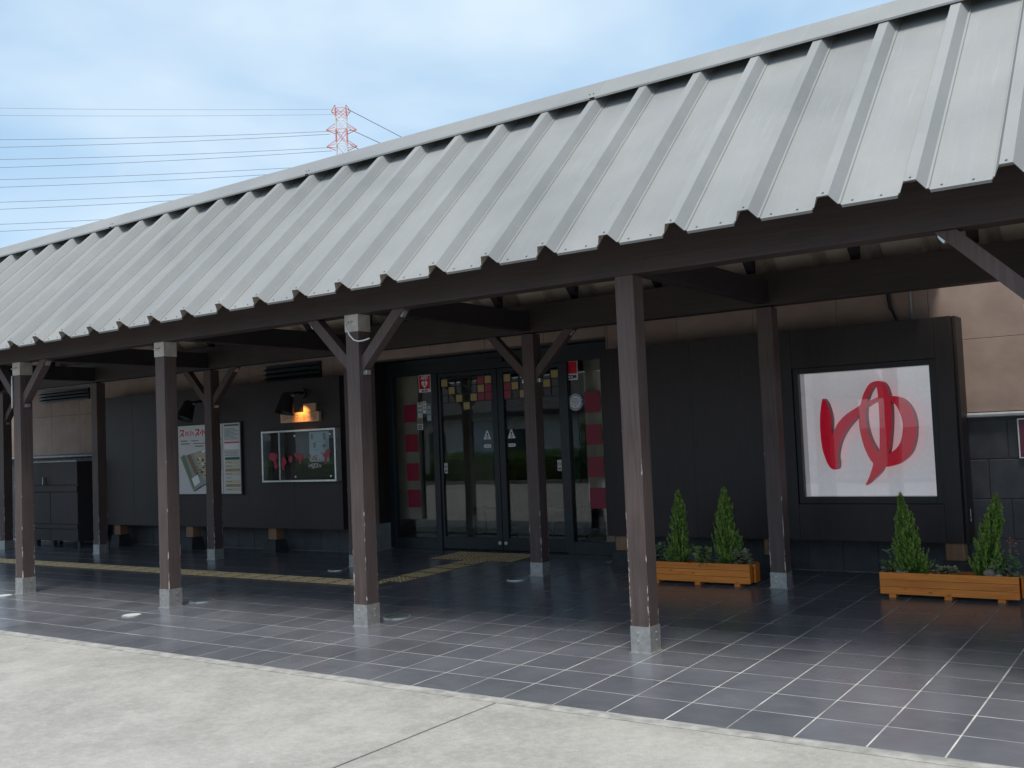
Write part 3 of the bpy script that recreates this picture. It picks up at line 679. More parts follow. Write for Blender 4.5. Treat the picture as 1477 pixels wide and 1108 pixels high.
for a, b in ((-5.88, -4.75), (-4.75, SX0)): B('board', a+.0006, b-.0006, YP, YP+PD, PB, PT_, 'panel_paint', rwall, .0012)
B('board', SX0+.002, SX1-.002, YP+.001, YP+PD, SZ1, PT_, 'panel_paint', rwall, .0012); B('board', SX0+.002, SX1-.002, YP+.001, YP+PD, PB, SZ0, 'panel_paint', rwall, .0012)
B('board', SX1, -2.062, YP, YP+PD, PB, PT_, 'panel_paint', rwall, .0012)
B('end_board', -2.06, -2.03, YP+.07, YP+.355, PB-.01, PT_+.004, 'panel_paint', rwall, .004)
m = MB()
for z, h in ((.70, .075), (.66, .03)): m.box(-2.0305, -2.0285, YP+.19, YP+.215, z, z+h)
build('chipped_paint', m, 'white', rwall)
supports(rwall, [-5.72, -3.95, -2.16])
# the lit sign box
sb = thing('sign_box', 'white illuminated square sign with a big red hiragana character ゆ', 'sign', (-2.92, YP, SZ0))
WX0, WX1, WZ0, WZ1 = -3.565, -2.283, .905, 2.163
m = MB(); y0, y1 = YP+.025, YP+.10
for a in ((SX0+.002, WX0, SZ0+.002, SZ1-.002), (WX1, SX1-.002, SZ0+.002, SZ1-.002), (WX0, WX1, SZ0+.002, WZ0), (WX0, WX1, WZ1, SZ1-.002)): m.box(a[0], a[1], y0, y1, a[2], a[3])
build('frame', m, 'black_metal', sb, .003)
yb = YP+.235
m = MB(); m.box(WX0-.02, WX1+.02, yb, yb+.015, WZ0-.02, WZ1+.02)
build('lit_back', m, 'lightbox', sb)
m = MB(); m.box(WX0-.02, WX0-.001, y1+.001, yb-.001, WZ0-.02, WZ1+.02); m.box(WX1+.001, WX1+.02, y1+.001, yb-.001, WZ0-.02, WZ1+.02); m.box(WX0-.001, WX1+.001, y1+.001, yb-.001, WZ0-.02, WZ0-.001); m.box(WX0-.001, WX1+.001, y1+.001, yb-.001, WZ1+.001, WZ1+.02)
build('inner_side', m, 'white', sb)
B('cover_glass', WX0, WX1, YP+.05, YP+.056, WZ0, WZ1, 'glass_clear', sb)
S1 = [(-3.34, 1.886), (-3.369, 1.739), (-3.378, 1.582), (-3.368, 1.404), (-3.34, 1.286), (-3.305, 1.207), (-3.263, 1.177), (-3.224, 1.186), (-3.212, 1.244), (-3.216, 1.312), (-3.195, 1.409), (-3.161, 1.491), (-3.103, 1.581), (-3.005, 1.687), (-2.934, 1.761), (-2.845, 1.823), (-2.75, 1.849), (-2.677, 1.839), (-2.621, 1.794), (-2.582, 1.701), (-2.566, 1.606), (-2.577, 1.512), (-2.601, 1.428), (-2.65, 1.364), (-2.711, 1.328), (-2.768, 1.306), (-2.789, 1.2), (-2.678, 1.206), (-2.584, 1.249), (-2.507, 1.322), (-2.466, 1.415), (-2.445, 1.526), (-2.443, 1.638), (-2.472, 1.752), (-2.531, 1.836), (-2.601, 1.876), (-2.692, 1.889), (-2.786, 1.879), (-2.92, 1.833), (-3.018, 1.78), (-3.119, 1.718), (-3.201, 1.634), (-3.262, 1.535), (-3.258, 1.695), (-3.281, 1.814), (-3.312, 1.882)]
S2o = [(-2.795, 2.041), (-2.864, 2.013), (-2.927, 1.911), (-2.967, 1.778), (-2.983, 1.643), (-2.974, 1.527), (-2.946, 1.392), (-2.9, 1.275), (-2.871, 1.233), (-2.884, 1.179), (-2.917, 1.094), (-2.956, 1.014), (-2.871, 1.08), (-2.807, 1.14), (-2.77, 1.2), (-2.71, 1.343), (-2.685, 1.478), (-2.667, 1.629), (-2.662, 1.781), (-2.673, 1.896), (-2.699, 1.989), (-2.739, 2.033)]
S2i = [(-2.796, 1.995), (-2.857, 1.935), (-2.896, 1.832), (-2.912, 1.717), (-2.907, 1.602), (-2.882, 1.485), (-2.843, 1.392), (-2.806, 1.345), (-2.795, 1.444), (-2.785, 1.635), (-2.783, 1.826)]
yc = YP+.066
outline('character_stroke', [catmull(S1, 4)], yc+.004, .10, 'lit_red', sb, 'sign_red_side')
outline('character_stroke', [catmull(S2o, 4), catmull(S2i, 4)], yc, .105, 'lit_red', sb, 'sign_red_side')

# ------------------------------------------------------------------ boards, lamps and cabinet
mbd = thing('map_board', 'framed white map poster with a list of names beside it on the dark wall', 'notice board', (-12.83, YP, .975))
yb_ = YP-.001
B('frame', -13.585, -12.085, yb_-.03, yb_, .962, 2.062, 'cabinet_paint', mbd, .004); B('poster', -13.565, -12.51, yb_-.032, yb_-.0301, .98, 2.045, 'paper', mbd); B('list_sheet', -12.50, -12.105, yb_-.032, yb_-.0301, .98, 2.045, 'paper', mbd)
ym = yb_-.0341
def quad(pts, mat, nm='map_print', dy=0): build(nm, MB().prism(pts, 'y', ym-dy-.0012, ym-dy), mat, mbd)
quad([(-13.52, 1.56), (-13.22, 1.02), (-12.53, 1.33), (-12.53, 1.84), (-12.95, 1.66)], 'map_grey')
quad([(-13.50, 1.555), (-13.42, 1.60), (-13.16, 1.10), (-13.21, 1.06)], 'map_green', dy=.0014)
quad([(-13.36, 1.58), (-13.27, 1.60), (-13.05, 1.26), (-13.12, 1.22)], 'map_brown', dy=.0014)
quad([(-13.20, 1.62), (-12.72, 1.62), (-12.60, 1.36), (-12.95, 1.20)], 'map_sand', dy=.0016)
quad([(-13.25, 1.22), (-13.10, 1.28), (-13.05, 1.16), (-13.18, 1.09)], 'white', dy=.003)
quad([(-13.0, 1.64), (-12.53, 1.79), (-12.53, 1.75), (-12.98, 1.61)], 'white', dy=.003)
quad([(-13.19, 1.035), (-12.54, 1.29), (-12.54, 1.27), (-13.19, 1.015)], 'ink', dy=.003)
for i in range(46):
    a = rnd.random(); b = rnd.random(); cx_ = -13.18+a*.5+b*.08; cz_ = 1.25+b*.33+(a-.5)*.06; s1 = rnd.uniform(.012, .035); s2 = s1*rnd.uniform(.4, .9)
    quad([(cx_-s1, cz_-s2*.3), (cx_+s1*.6, cz_-s2), (cx_+s1, cz_+s2*.3), (cx_-s1*.6, cz_+s2)], rnd.choice(['map_green', 'map_brown', 'white', 'map_grey', 'cream', 'ink']), dy=.0031+i*.00002)
# brush lettering of the heading
def brush(mb, x, z, pts, w, y0, y1):
    for (a, b), (c, d) in zip(pts[:-1], pts[1:]):
        n = Vector((-(d-b), c-a)); n = n.normalized()*w if n.length else Vector((w, 0))
        mb.prism([(x+a+n.x, z+b+n.y), (x+a-n.x, z+b-n.y), (x+c-n.x*.7, z+d-n.y*.7), (x+c+n.x*.7, z+d+n.y*.7)], 'y', y0, y1)
glyphs = [[[(-.05, .05), (.05, .05), (.02, 0), (-.05, -.05)], [(.01, .0), (.05, -.05)]], [[(-.015, .03), (-.03, -.04)], [(.02, .03), (.03, -.04)]],
          [[(-.03, .04), (-.03, -.04)], [(.02, .02), (.03, -.03)]], [[(-.05, .05), (.05, .05), (.0, -.01), (-.04, -.05)], [(.01, .0), (.05, -.04)]],
          [[(0, .05), (0, -.05)], [(-.04, .02), (-.05, -.02)], [(.03, .03), (.055, -.01)]], [[(.02, .03), (-.03, -.04)]],
          [[(-.05, .05), (.05, .05), (.05, .0), (-.05, .0), (-.05, .05)], [(0, .0), (0, -.05)], [(-.05, -.05), (.05, -.05)]]]
m = MB()
for i, gl in enumerate(glyphs):
    for st_ in gl: brush(m, -13.47+i*.125, 1.925+(.012 if i > 5 else 0), st_, .013, ym-.0012, ym)
build('heading', m, 'sign_red', mbd); m = MB()
for i, (a, b) in enumerate(((-13.5, .16), (-13.25, .18), (-13.5, .22), (-13.2, .30), (-13.15, .2), (-12.9, .18))): m.box(a, a+b, ym-.0012, ym, 1.80-(i//2)*.045, 1.812-(i//2)*.045+(.006 if i % 2 == 0 else 0))
build('print', m, 'grey_ink', mbd)
B('list_heading', -12.46, -12.13, ym-.0012, ym, 2.0, 2.025, 'green_dark', mbd); B('list_heading', -12.46, -12.12, ym-.0012, ym, 1.74, 1.762, 'sign_red', mbd); B('list_box', -12.46, -12.12, ym-.0012, ym, 1.65, 1.738, 'white', mbd); B('list_heading', -12.45, -12.12, ym-.0012, ym, 1.49, 1.53, 'green_dark', mbd)
for i in range(8):
    z = 1.43-i*.058; B('list_row', -12.45, -12.115, ym-.0012, ym, z, z+.046, ['cream', 'cream', 'tan', 'cream', 'paper', 'cream', 'tan', 'cream'][i], mbd); B('print', -12.44, -12.30, ym-.0026, ym-.0013, z+.018, z+.026, 'grey_ink', mbd)
m = MB()
for i in range(9): m.box(-12.46, -12.13-.05*(i % 3), ym-.0012, ym, 1.80+i*.020, 1.806+i*.020)
for i in range(4): m.box(-12.46, -12.13-.04*(i % 2), ym-.0012, ym, 1.555+i*.022, 1.561+i*.022)
build('print', m, 'grey_ink', mbd)
quad([(-12.45, 1.85), (-12.34, 1.85), (-12.34, 1.95), (-12.45, 1.95)], 'paper_blue', dy=.0014)

gb = thing('glass_board', 'glass display board in a silver frame with red brush lettering and a leaflet', 'display board', (-10.8, YP-.1, 1.14))
gx0, gx1, gz0, gz1, gy = -11.55, -10.05, 1.145, 1.885, YP-.10
m = MB()
for a in ((gx0, gx1, gz0, gz0+.028), (gx0, gx1, gz1-.028, gz1), (gx0, gx0+.028, gz0+.028, gz1-.028), (gx1-.028, gx1, gz0+.028, gz1-.028)): m.box(a[0], a[1], gy-.012, YP-.002, a[2], a[3])
build('frame', m, 'alu', gb, .003)
B('glass_pane', gx0+.028, gx1-.028, gy-.006, gy, gz0+.028, gz1-.028, 'glass_clear', gb); B('back_panel', gx0+.03, gx1-.03, YP-.01, YP-.003, gz0+.03, gz1-.03, 'cabinet_paint', gb)
m = MB()
for x in (-10.85, -10.15):
    for z in (1.22, 1.80): m.disc((x, gy-.0062, z), .014, .008, 12, 'y')
build('stand_off', m, 'alu', gb)
B('mullion', -11.20, -11.17, gy+.001, YP-.011, gz0+.03, gz1-.03, 'alu', gb)
lf = B('leaflet', -10.66, -10.27, YP-.013, YP-.0102, 1.42, 1.845, 'paper_blue', gb); m = MB()
for a in ((-10.62, -10.58, 1.74, 1.81), (-10.38, -10.33, 1.73, 1.82), (-10.58, -10.53, 1.62, 1.69), (-10.40, -10.34, 1.62, 1.66), (-10.60, -10.48, 1.585, 1.59), (-10.4, -10.3, 1.49, 1.497), (-10.55, -10.42, 1.70, 1.705)): m.box(a[0], a[1], YP-.0146, YP-.0131, a[2], a[3])
build('print', m, 'grey_ink', lf); m = MB()
for st_ in ([(-.08, .03), (-.07, -.04)], [(-.03, -.05), (0, .01), (.03, -.05)], [(.05, .02), (.04, -.05)]): brush(m, -10.57, 1.50, st_, .012, YP-.0146, YP-.0131)
build('print', m, 'sign_red', lf)
def blob(x, z, pts, y): outline('brush_character', [catmull([(x+a, z+b) for a, b in pts], 3)], y-.0014, .0013, 'glass_red', gb)
yl = gy-.0062
blob(-11.30, 1.50, [(-.11, .02), (-.05, .07), (.03, .06), (.09, .02), (.05, -.05), (.08, -.13), (.02, -.17), (.0, -.06), (-.06, -.03)], yl)
blob(-11.08, 1.43, [(-.05, .06), (.0, .08), (.05, .0), (.0, -.05), (-.01, -.12), (-.05, -.09)], yl)
blob(-10.95, 1.47, [(-.03, .03), (.0, .05), (.04, .02), (.02, -.05), (-.03, -.03)], yl)
blob(-10.80, 1.49, [(-.08, .06), (.0, .05), (.10, .05), (.08, -.04), (.04, -.10), (.02, -.02), (-.04, .0)], yl)
blob(-10.25, 1.53, [(-.10, .03), (-.03, .0), (.04, .06), (.10, .03), (.04, -.05), (.0, -.14), (-.03, -.12), (-.02, -.05)], yl)
m = MB()
for i in range(4):
    for st_ in glyphs[(4, 6, 0, 1)[i]]: brush(m, -10.56+i*.065, 1.365, [(a*.6, b*.55) for a, b in st_], .004, yl-.0014, yl)
build('lettering', m, 'white', gb)

ws = thing('wooden_sign', 'small wooden nameplate lit orange by the lamp above it', 'sign', (-10.8, YP, 1.99))
B('board', -11.19, -10.41, YP-.055, YP-.002, 1.992, 2.132, 'sign_wood', ws, .004); B('hanger_block', -10.74, -10.50, YP-.03, YP-.002, 2.134, 2.25, 'sign_wood', ws, .003)
m = MB()
for i in range(10):
    if i == 5: continue
    gl = glyphs[[0, 4, 1, 6, 3, 0, 6, 2, 4, 6][i]]
    for st_ in gl: brush(m, -11.12+i*.070, 2.06, [(a*.5, b*.6) for a, b in st_], .0045, YP-.0568, YP-.0552)
build('lettering', m, 'raw_wood', ws)
def spot(x, lab, lit):
    t = thing('wall_spotlight', lab, 'spotlight', (x, YP, 2.42), 'arm spotlights on the dark wall')
    build('mount', MB().disc((x, YP-.001, 2.40), .07, .03, 20, 'y'), 'black_metal', t, .004)
    build('arm', MB().tube([(x, YP-.03, 2.40), (x, YP-.10, 2.41), (x, YP-.22, 2.39), (x, YP-.30, 2.35)], .022, 10), 'black_metal', t, smooth=True)
    a = Vector((x, YP-.31, 2.35)); d = Vector((0, -.35, -.75)).normalized() if not lit else Vector((0, -.2, -.75)).normalized()
    hd = build('lamp_head', MB().tube([a-d*.06, a-d*.03, a+d*.06, a+d*.24], [.05, .085, .10, .135], 20, cap=False).tube([a-d*.061, a-d*.0605], .05, 20), 'black_metal', t, smooth=False)
    build('lens', MB().tube([a+d*.19, a+d*.195], .122, 20), 'disc_glass', t)
    build('knob', MB().tube([(x+.08, YP-.30, 2.36), (x+.12, YP-.30, 2.36)], .018, 10), 'alu', t)
    return t
spot(-10.76, 'black arm spotlight above the orange lit wooden nameplate', True); spot(-12.92, 'black arm spotlight above the map board', False)
# the little lamp behind the spotlight that lights the nameplate
pl_d = bpy.data.lights.new('nameplate_lamp', 'SPOT'); pl_d.energy = 6.5; pl_d.color = (1, .47, .12); pl_d.shadow_soft_size = .02; pl_d.spot_size = R(85); pl_d.spot_blend = .8
pl_o = bpy.data.objects.new('nameplate_lamp', pl_d); COL.objects.link(pl_o); pl_o.location = (-10.73, YP-.21, 2.235)
pl_o.rotation_euler = (Vector((-10.74, YP-.03, 2.06))-pl_o.location).to_track_quat('-Z', 'Y').to_euler()

cb = thing('cabinet', 'grey brown wooden cupboard on short legs against the left wall', 'cabinet', (-16.6, 10.2, zf(10.2)))
c0, c1, cy0, cy1, cz = -17.3, -15.93, 9.95, 10.5, 1.555
B('carcass', c0, c1, cy0+.02, cy1, .21, cz, 'cabinet_paint', cb, .004)
xm = -16.75
for nm, a, b, z0, z1 in (('top_board', c0, c1, 1.17, cz), ('rail', c0, c1, 1.05, 1.15), ('door', c0, xm-.006, .50, 1.04), ('door', xm+.006, c1, .50, 1.04), ('rail', c0, c1, .42, .49), ('drawer_front', c0, xm-.006, .215, .41), ('drawer_front', xm+.006, c1, .215, .41)):
    B(nm, a, b, cy0-(.012 if nm == 'rail' else 0), cy0+.019, z0, z1, 'cabinet_paint', cb, .003)
B('handle', -16.93, -16.90, cy0-.04, cy0, 1.17, 1.30, 'steel', cb, .004); B('top_trim', c0-.01, c1+.01, cy0-.02, cy1, cz+.001, cz+.025, 'ledge', cb, .003)
for a in (c0, xm-.03, c1-.07): B('leg', a, a+.07, cy0+.03, cy0+.10, zf(9.9)-.003, .21, 'cabinet_paint', cb)
for a in (c0, c1-.07): B('leg', a, a+.07, cy1-.1, cy1-.03, zf(10.4)-.003, .21, 'cabinet_paint', cb)
rs = thing('wall_sign', 'maroon sign with white border on the dark block wall at the right edge', 'sign', (-1.3, YW, 1.24))
B('border', -1.60, -1.0, YW-.012, YW+.007, 1.24, 1.615, 'white', rs); B('field', -1.588, -1.012, YW-.014, YW-.0121, 1.252, 1.603, 'maroon', rs); m = MB()
for a in ((-1.53, -1.47, 1.43, 1.52), (-1.45, -1.38, 1.43, 1.52), (-1.36, -1.28, 1.43, 1.52), (-1.57, -1.05, 1.295, 1.305)): m.box(a[0], a[1], YW-.016, YW-.0141, a[2], a[3])
build('print', m, 'pink', rs)

# ------------------------------------------------------------------ tactile paving
tp = thing('tactile_paving', 'yellow brown tactile paving strip running to the glass doors', 'tactile paving', (-9, 8.5, zf(8.5)))
TS = .33
def tactmesh(kind):
    mb = MB(); h = TS/2-.004
    mb.box(-h, h, -h, h, 0, .004); mb.cur = 1
    if kind == 'bar':
        for i in range(4):
            y = -h+.04+i*(2*h-.08)/3; mb.add([(-h+.02, y-.024, .0041), (h-.02, y-.024, .0041), (h-.02, y+.024, .0041), (-h+.02, y+.024, .0041), (-h+.026, y-.018, .009), (h-.026, y-.018, .009), (h-.026, y+.018, .009), (-h+.026, y+.018, .009)],
                [(4, 5, 6, 7), (0, 1, 5, 4), (1, 2, 6, 5), (2, 3, 7, 6), (3, 0, 4, 7)])
    else:
        for i in range(5):
            for j in range(5):
                x, y = -h+.036+i*(2*h-.072)/4, -h+.036+j*(2*h-.072)/4
                o1 = [(x+.019*math.cos(t), y+.019*math.sin(t), .0041) for t in (k*math.pi/3 for k in range(6))]; o2 = [(x+.013*math.cos(t), y+.013*math.sin(t), .009) for t in (k*math.pi/3 for k in range(6))]
                mb.add(o1+o2, [(6, 7, 8, 9, 10, 11)]+[(k, (k+1) % 6, 6+(k+1) % 6, 6+k) for k in range(6)])
    me_ = bpy.data.meshes.new('tactile_block'); me_.from_pydata(mb.v, [], mb.f); me_.materials.append(MATS['tactile']); me_.materials.append(MATS['tactile_raised']); me_.polygons.foreach_set('material_index', mb.mi); me_.update(); return me_
bars, dots = tactmesh('bar'), tactmesh('dot')
def tblock(x, y, me_, rot=0):
    o = bpy.data.objects.new('tactile_block', me_); link(o, tp, (x, y, zf(y)+.0052)); o.rotation_euler = (math.atan(SY), 0, rot)
x = -8.30
while x > -21: tblock(x, 8.50, bars); x -= TS
for xx in (-7.97+.0, ): tblock(-7.97, 8.50, dots)
tblock(-7.97+TS*.55, 8.50, dots) if False else None
y = 8.50+TS; n = 0
while y < 10.2: tblock(-7.80, y, dots if n == 0 or y > 9.95 else bars, R(90)); y += TS; n += 1
for i in range(4):
    for j in range(2): tblock(-8.41+i*TS, 10.45+j*TS, dots)
# recessed ground lights
for (x, y, r_, mt, lab) in ((-9.118, 6.263, .10, 'disc_white', 'round pale ground light with a white cover near the second post from the left'), (-9.08, 7.09, .13, 'disc_glass', 'round recessed ground light just behind the second post from the left'),
                        (-11.99, 6.52, .10, 'disc_white', 'round pale ground light beside the leftmost front post'), (-6.34, 7.12, .13, 'disc_glass', 'round recessed ground light behind the front post with the loose cable'),
                        (-6.45, 9.22, .12, 'disc_glass', 'round recessed ground light before the back post at the glass doors'), (-9.18, 9.23, .12, 'disc_glass', 'round recessed ground light under the left end of the entrance')):
    t = thing('ground_light', lab, 'ground light', (x, y, zf(y)), 'recessed ground lights'); z = zf(y)+.0055
    build('rim', MB().disc((x, y, z-.02), r_, .0225, 32), 'alu', t); build('lens', MB().disc((x, y, z+.0026), r_*.86, .0015, 32), mt, t)

# ------------------------------------------------------------------ planters
def planter(x0, yf_, lab):
    t = thing('planter_box', lab, 'planter', (x0+.56, yf_+.11, zf(yf_)), 'orange wooden planters'); L = 1.12; Dp = .235; z0 = zf(yf_)+.032; h = .19
    for i in range(3):
        a = z0+i*h/3
        for yy, nm in ((yf_, 'front_plank'), (yf_+Dp-.02, 'back_plank')): B(nm, x0, x0+L, yy, yy+.02, a+.0008, a+h/3-.0008, 'orange_wood', t, .0025)
    for xx in (x0+.012, x0+L-.032): B('end_plank', xx, xx+.02, yf_+.0205, yf_+Dp-.0205, z0+.002, z0+h-.004, 'orange_wood', t, .002)
    B('corner_post', x0+L+.0008, x0+L+.02, yf_+.10, yf_+Dp-.02, z0+.004, z0+h-.008, 'orange_wood', t, .002)
    B('soil', x0+.034, x0+L-.034, yf_+.021, yf_+Dp-.021, z0+.02, z0+h-.03, 'soil', t)
    for xx in (x0+.10, x0+L/2, x0+L-.14): B('foot', xx-.03, xx+.03, yf_+.012, yf_+Dp-.012, zf(yf_)-.002, z0-.0005, 'orange_wood', t, .002)
    return t, z0+h-.03
PL = (-4.972, 9.43); PR = (-2.592, 9.30)
_, zl_ = planter(*PL, 'orange wooden planter box behind the nearest post, left of the two'); _, zr_ = planter(*PR, 'orange wooden planter box under the illuminated sign at the right')
def cypress(x, y, z0, top, r0, lean, lab, seed, mat='cypress', n=1500, pw=1.5):
    rg = random.Random(seed); t = thing('cypress_shrub', lab, 'shrub', (x, y, z0), 'small conical cypress shrubs'); H = top-z0
    build('stem', MB().tube([(x, y, z0-.02), (x+lean*.4, y, z0+H*.45), (x+lean*.8, y, z0+H*.85)], [.014, .009, .004], 6), 'raw_wood', t)
    mb = MB(); ph = rg.random()*6
    def env(u, a): return r0*((1-u**pw) if u > .10 else .55+u*4.3)*(.86+.12*math.sin(9*u+ph)+.16*math.sin(3*a+ph+7*u))
    nb = n//11
    for i in range(nb):
        u = (i+rg.random())/nb; a = i*2.39996+rg.gauss(0, .3); re = max(.012, env(u, a))*rg.choice((.55, .75, .9, 1.0, 1.1, 1.3))
        zt = z0+.02+u*H*.93; p0 = Vector((x+lean*max(0, u-.12), y, max(z0+.005, zt-re*1.1))); p2 = Vector((x+lean*u+re*math.cos(a), y+.9*re*math.sin(a), zt+rg.uniform(.0, .075)))
        p1 = p0.lerp(p2, .5)+Vector((math.cos(a), math.sin(a), -.55))*re*.28
        K = 11
        for k in range(K):
            tt = (k+1)/K; q = (1-tt)**2*p0+2*tt*(1-tt)*p1+tt*tt*p2; tg = (2*(1-tt)*(p1-p0)+2*tt*(p2-p1)).normalized()
            if tt < .25 and rg.random() < .5: continue
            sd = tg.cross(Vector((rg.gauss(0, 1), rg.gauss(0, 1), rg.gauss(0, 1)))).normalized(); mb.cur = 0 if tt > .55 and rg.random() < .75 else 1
            for sgn in (-1, 1, 0):
                d = (tg+sd*sgn*rg.uniform(.45, .85)+Vector((0, 0, .35))).normalized(); L = rg.uniform(.024, .046)*(1.25-.45*tt)*(1.3 if sgn == 0 and k == K-1 else 1)
                w2 = d.cross(Vector((rg.gauss(0, 1), rg.gauss(0, 1), rg.gauss(0, 1)))).normalized()*rg.uniform(.0034, .0060)
                mb.add([q, q+d*L*.45+w2, q+d*L, q+d*L*.45-w2], [(0, 1, 2, 3)])
    me_ = bpy.data.meshes.new('foliage'); c0_ = Vector((x, y, z0)); me_.from_pydata([tuple(Vector(p)-c0_) for p in mb.v], [], mb.f)
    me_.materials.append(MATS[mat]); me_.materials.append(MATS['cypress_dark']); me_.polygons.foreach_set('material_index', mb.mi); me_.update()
    o = bpy.data.objects.new('foliage', me_); link(o, t, c0_)
yL, yR = PL[1]+.117, PR[1]+.117
cypress(-4.645, yL, zl_, .985, .122, .02, 'narrow pointed cypress shrub in the left planter, left of the pair', 1, 'cypress', 3700, 1.9)
cypress(-4.125, yL, zl_, 1.0, .110, .0, 'columnar blunt cypress shrub in the left planter, right of the pair', 2, 'cypress', 4300, 3.6)
cypress(-2.33, yR, zr_, .945, .155, -.075, 'broad cypress shrub leaning left in the right planter', 3, 'cypress', 4600, 1.3)
cypress(-1.75, yR, zr_, .935, .122, .13, 'cypress shrub leaning right in the right planter', 4, 'cypress', 4000, 2.2)
def leafy(name, lab, cat, x, y, z0, w, h, n, size, mat, seed, round_=True, flop=.5):
    rg = random.Random(seed); t = thing(name, lab, cat, (x, y, z0)); mb = MB(); stems = MB()
    for i in range(n):
        a = rg.random()*2*math.pi; u = rg.random(); r_ = w*math.sqrt(rg.random())*(1-.45*u)
        c = Vector((x+r_*math.cos(a), y+r_*math.sin(a)*.6, z0+.01+u*h)); d = Vector((math.cos(a), math.sin(a)-.4, rg.uniform(-.3, .8))).normalized()
        L = size*rg.uniform(.65, 1.2); sd = d.cross(Vector((rg.gauss(0, .3), rg.gauss(0, .3), 1))).normalized()*L*(.48 if round_ else .26); up = d.cross(sd).normalized()*L*.12
        p = [c, c+d*L*.25+sd*.8+up, c+d*L*.6+sd+up, c+d*L*.9+sd*.45, c+d*L*1.05-up*flop, c+d*L*.9-sd*.45, c+d*L*.6-sd+up, c+d*L*.25-sd*.8+up]
        mid = c+d*L*.55-up*.3
        mb.add(p+[mid], [(8, k, (k+1) % 8) for k in range(8)])
        if i % 3 == 0: stems.tube([(x+r_*.3*math.cos(a), y+r_*.2*math.sin(a), z0-.005), tuple(c)], .0022, 4)
    build('stem', stems, 'soil', t); o = build('foliage', mb, mat, t); return t
leafy('ivy_plant', 'trailing pale grey green ivy at the left end of the left planter', 'plant', -4.86, yL-.02, zl_, .10, .17, 120, .042, 'ivy', 11)
leafy('leafy_plant', 'round yellow green leafy plant between the two cypresses of the left planter', 'plant', -4.37, yL-.02, zl_, .085, .17, 80, .055, 'kale', 12)
leafy('ivy_plant', 'variegated trailing plant at the right end of the left planter', 'plant', -3.97, yL-.02, zl_, .11, .15, 140, .042, 'variegated', 13)
leafy('low_creeper', 'low dark creeper at the foot of the left planter shrubs', 'plant', -4.27, yL-.05, zl_, .14, .05, 60, .03, 'ivy', 14)
leafy('succulent_plant', 'tall round leaved succulent at the left end of the right planter', 'plant', -2.49, yR-.03, zr_, .075, .22, 40, .058, 'succulent', 15)
leafy('low_creeper', 'low pale variegated creeper in the middle of the right planter', 'plant', -2.05, yR-.03, zr_, .13, .075, 130, .03, 'variegated', 16)
leafy('succulent_plant', 'bushy round leaved succulent at the right end of the right planter', 'plant', -1.57, yR-.03, zr_, .10, .19, 60, .062, 'succulent', 17)
leafy('low_creeper', 'tiny pale creeper on the left corner of the right planter', 'plant', -2.545, yR-.06, zr_, .05, .06, 40, .024, 'variegated', 18)
leafy('low_creeper', 'tiny pale creeper on the right corner of the right planter', 'plant', -1.52, yR-.07, zr_, .06, .06, 45, .024, 'variegated', 19)
ft = thing('flower_sprig', 'thin sprig with small red blossoms at the right end of the right planter', 'flower', (-1.56, yR+.02, zr_))
build('stem', MB().tube([(-1.56, yR+.02, zr_), (-1.555, yR+.02, zr_+.12), (-1.54, yR+.02, zr_+.23), (-1.53, yR+.02, zr_+.30)], .003, 5), 'succulent', ft)
m = MB(); rg = random.Random(5)
for i in range(26):
    c = Vector((-1.53+rg.gauss(0, .022), yR+.02+rg.gauss(0, .02), zr_+.30+rg.gauss(0, .018) if i < 18 else zr_+.2+rg.random()*.08)); s = .011
    a_ = Vector((rg.gauss(0, 1), rg.gauss(0, 1), rg.gauss(0, 1))).normalized(); b_ = a_.orthogonal().normalized()
    m.add([c-a_*s, c-b_*s*.7, c+a_*s, c+b_*s*.7], [(0, 1, 2, 3)])
build('blossom', m, 'flower_red', ft)
def pebble(x, y, z, r_, lab, seed):
    rg = random.Random(seed); bm = bmesh.new(); bmesh.ops.create_icosphere(bm, subdivisions=2, radius=r_)
    for v in bm.verts: v.co = Vector((v.co.x*1.15, v.co.y*.9, v.co.z*.85))*(1+.18*noise.noise(v.co*22+Vector((seed, 0, 0))))
    me_ = bpy.data.meshes.new('pebble'); bm.to_mesh(me_); bm.free(); me_.materials.append(MATS['pebble']); me_.polygons.foreach_set('use_smooth', [True]*len(me_.polygons))
    o = bpy.data.objects.new('pebble', me_); link(o, None, (x, y, z)); tag(o, lab, 'stone', 'pebbles in the planter')
pebble(-1.70, PR[1]+.05, zr_+.05, .045, 'largest brown pebble resting in the right planter', 1); pebble(-1.685, PR[1]+.065, zr_+.105, .026, 'small pebble on top of the largest pebble', 2); pebble(-1.63, PR[1]+.04, zr_+.025, .028, 'pale pebble right of the largest pebble', 3)
pebble(-2.43, PR[1]+.06, zr_+.03, .028, 'pinkish pebble beside the left succulent', 4); pebble(-2.385, PR[1]+.055, zr_+.022, .022, 'small pebble at the foot of the leaning left cypress', 5)

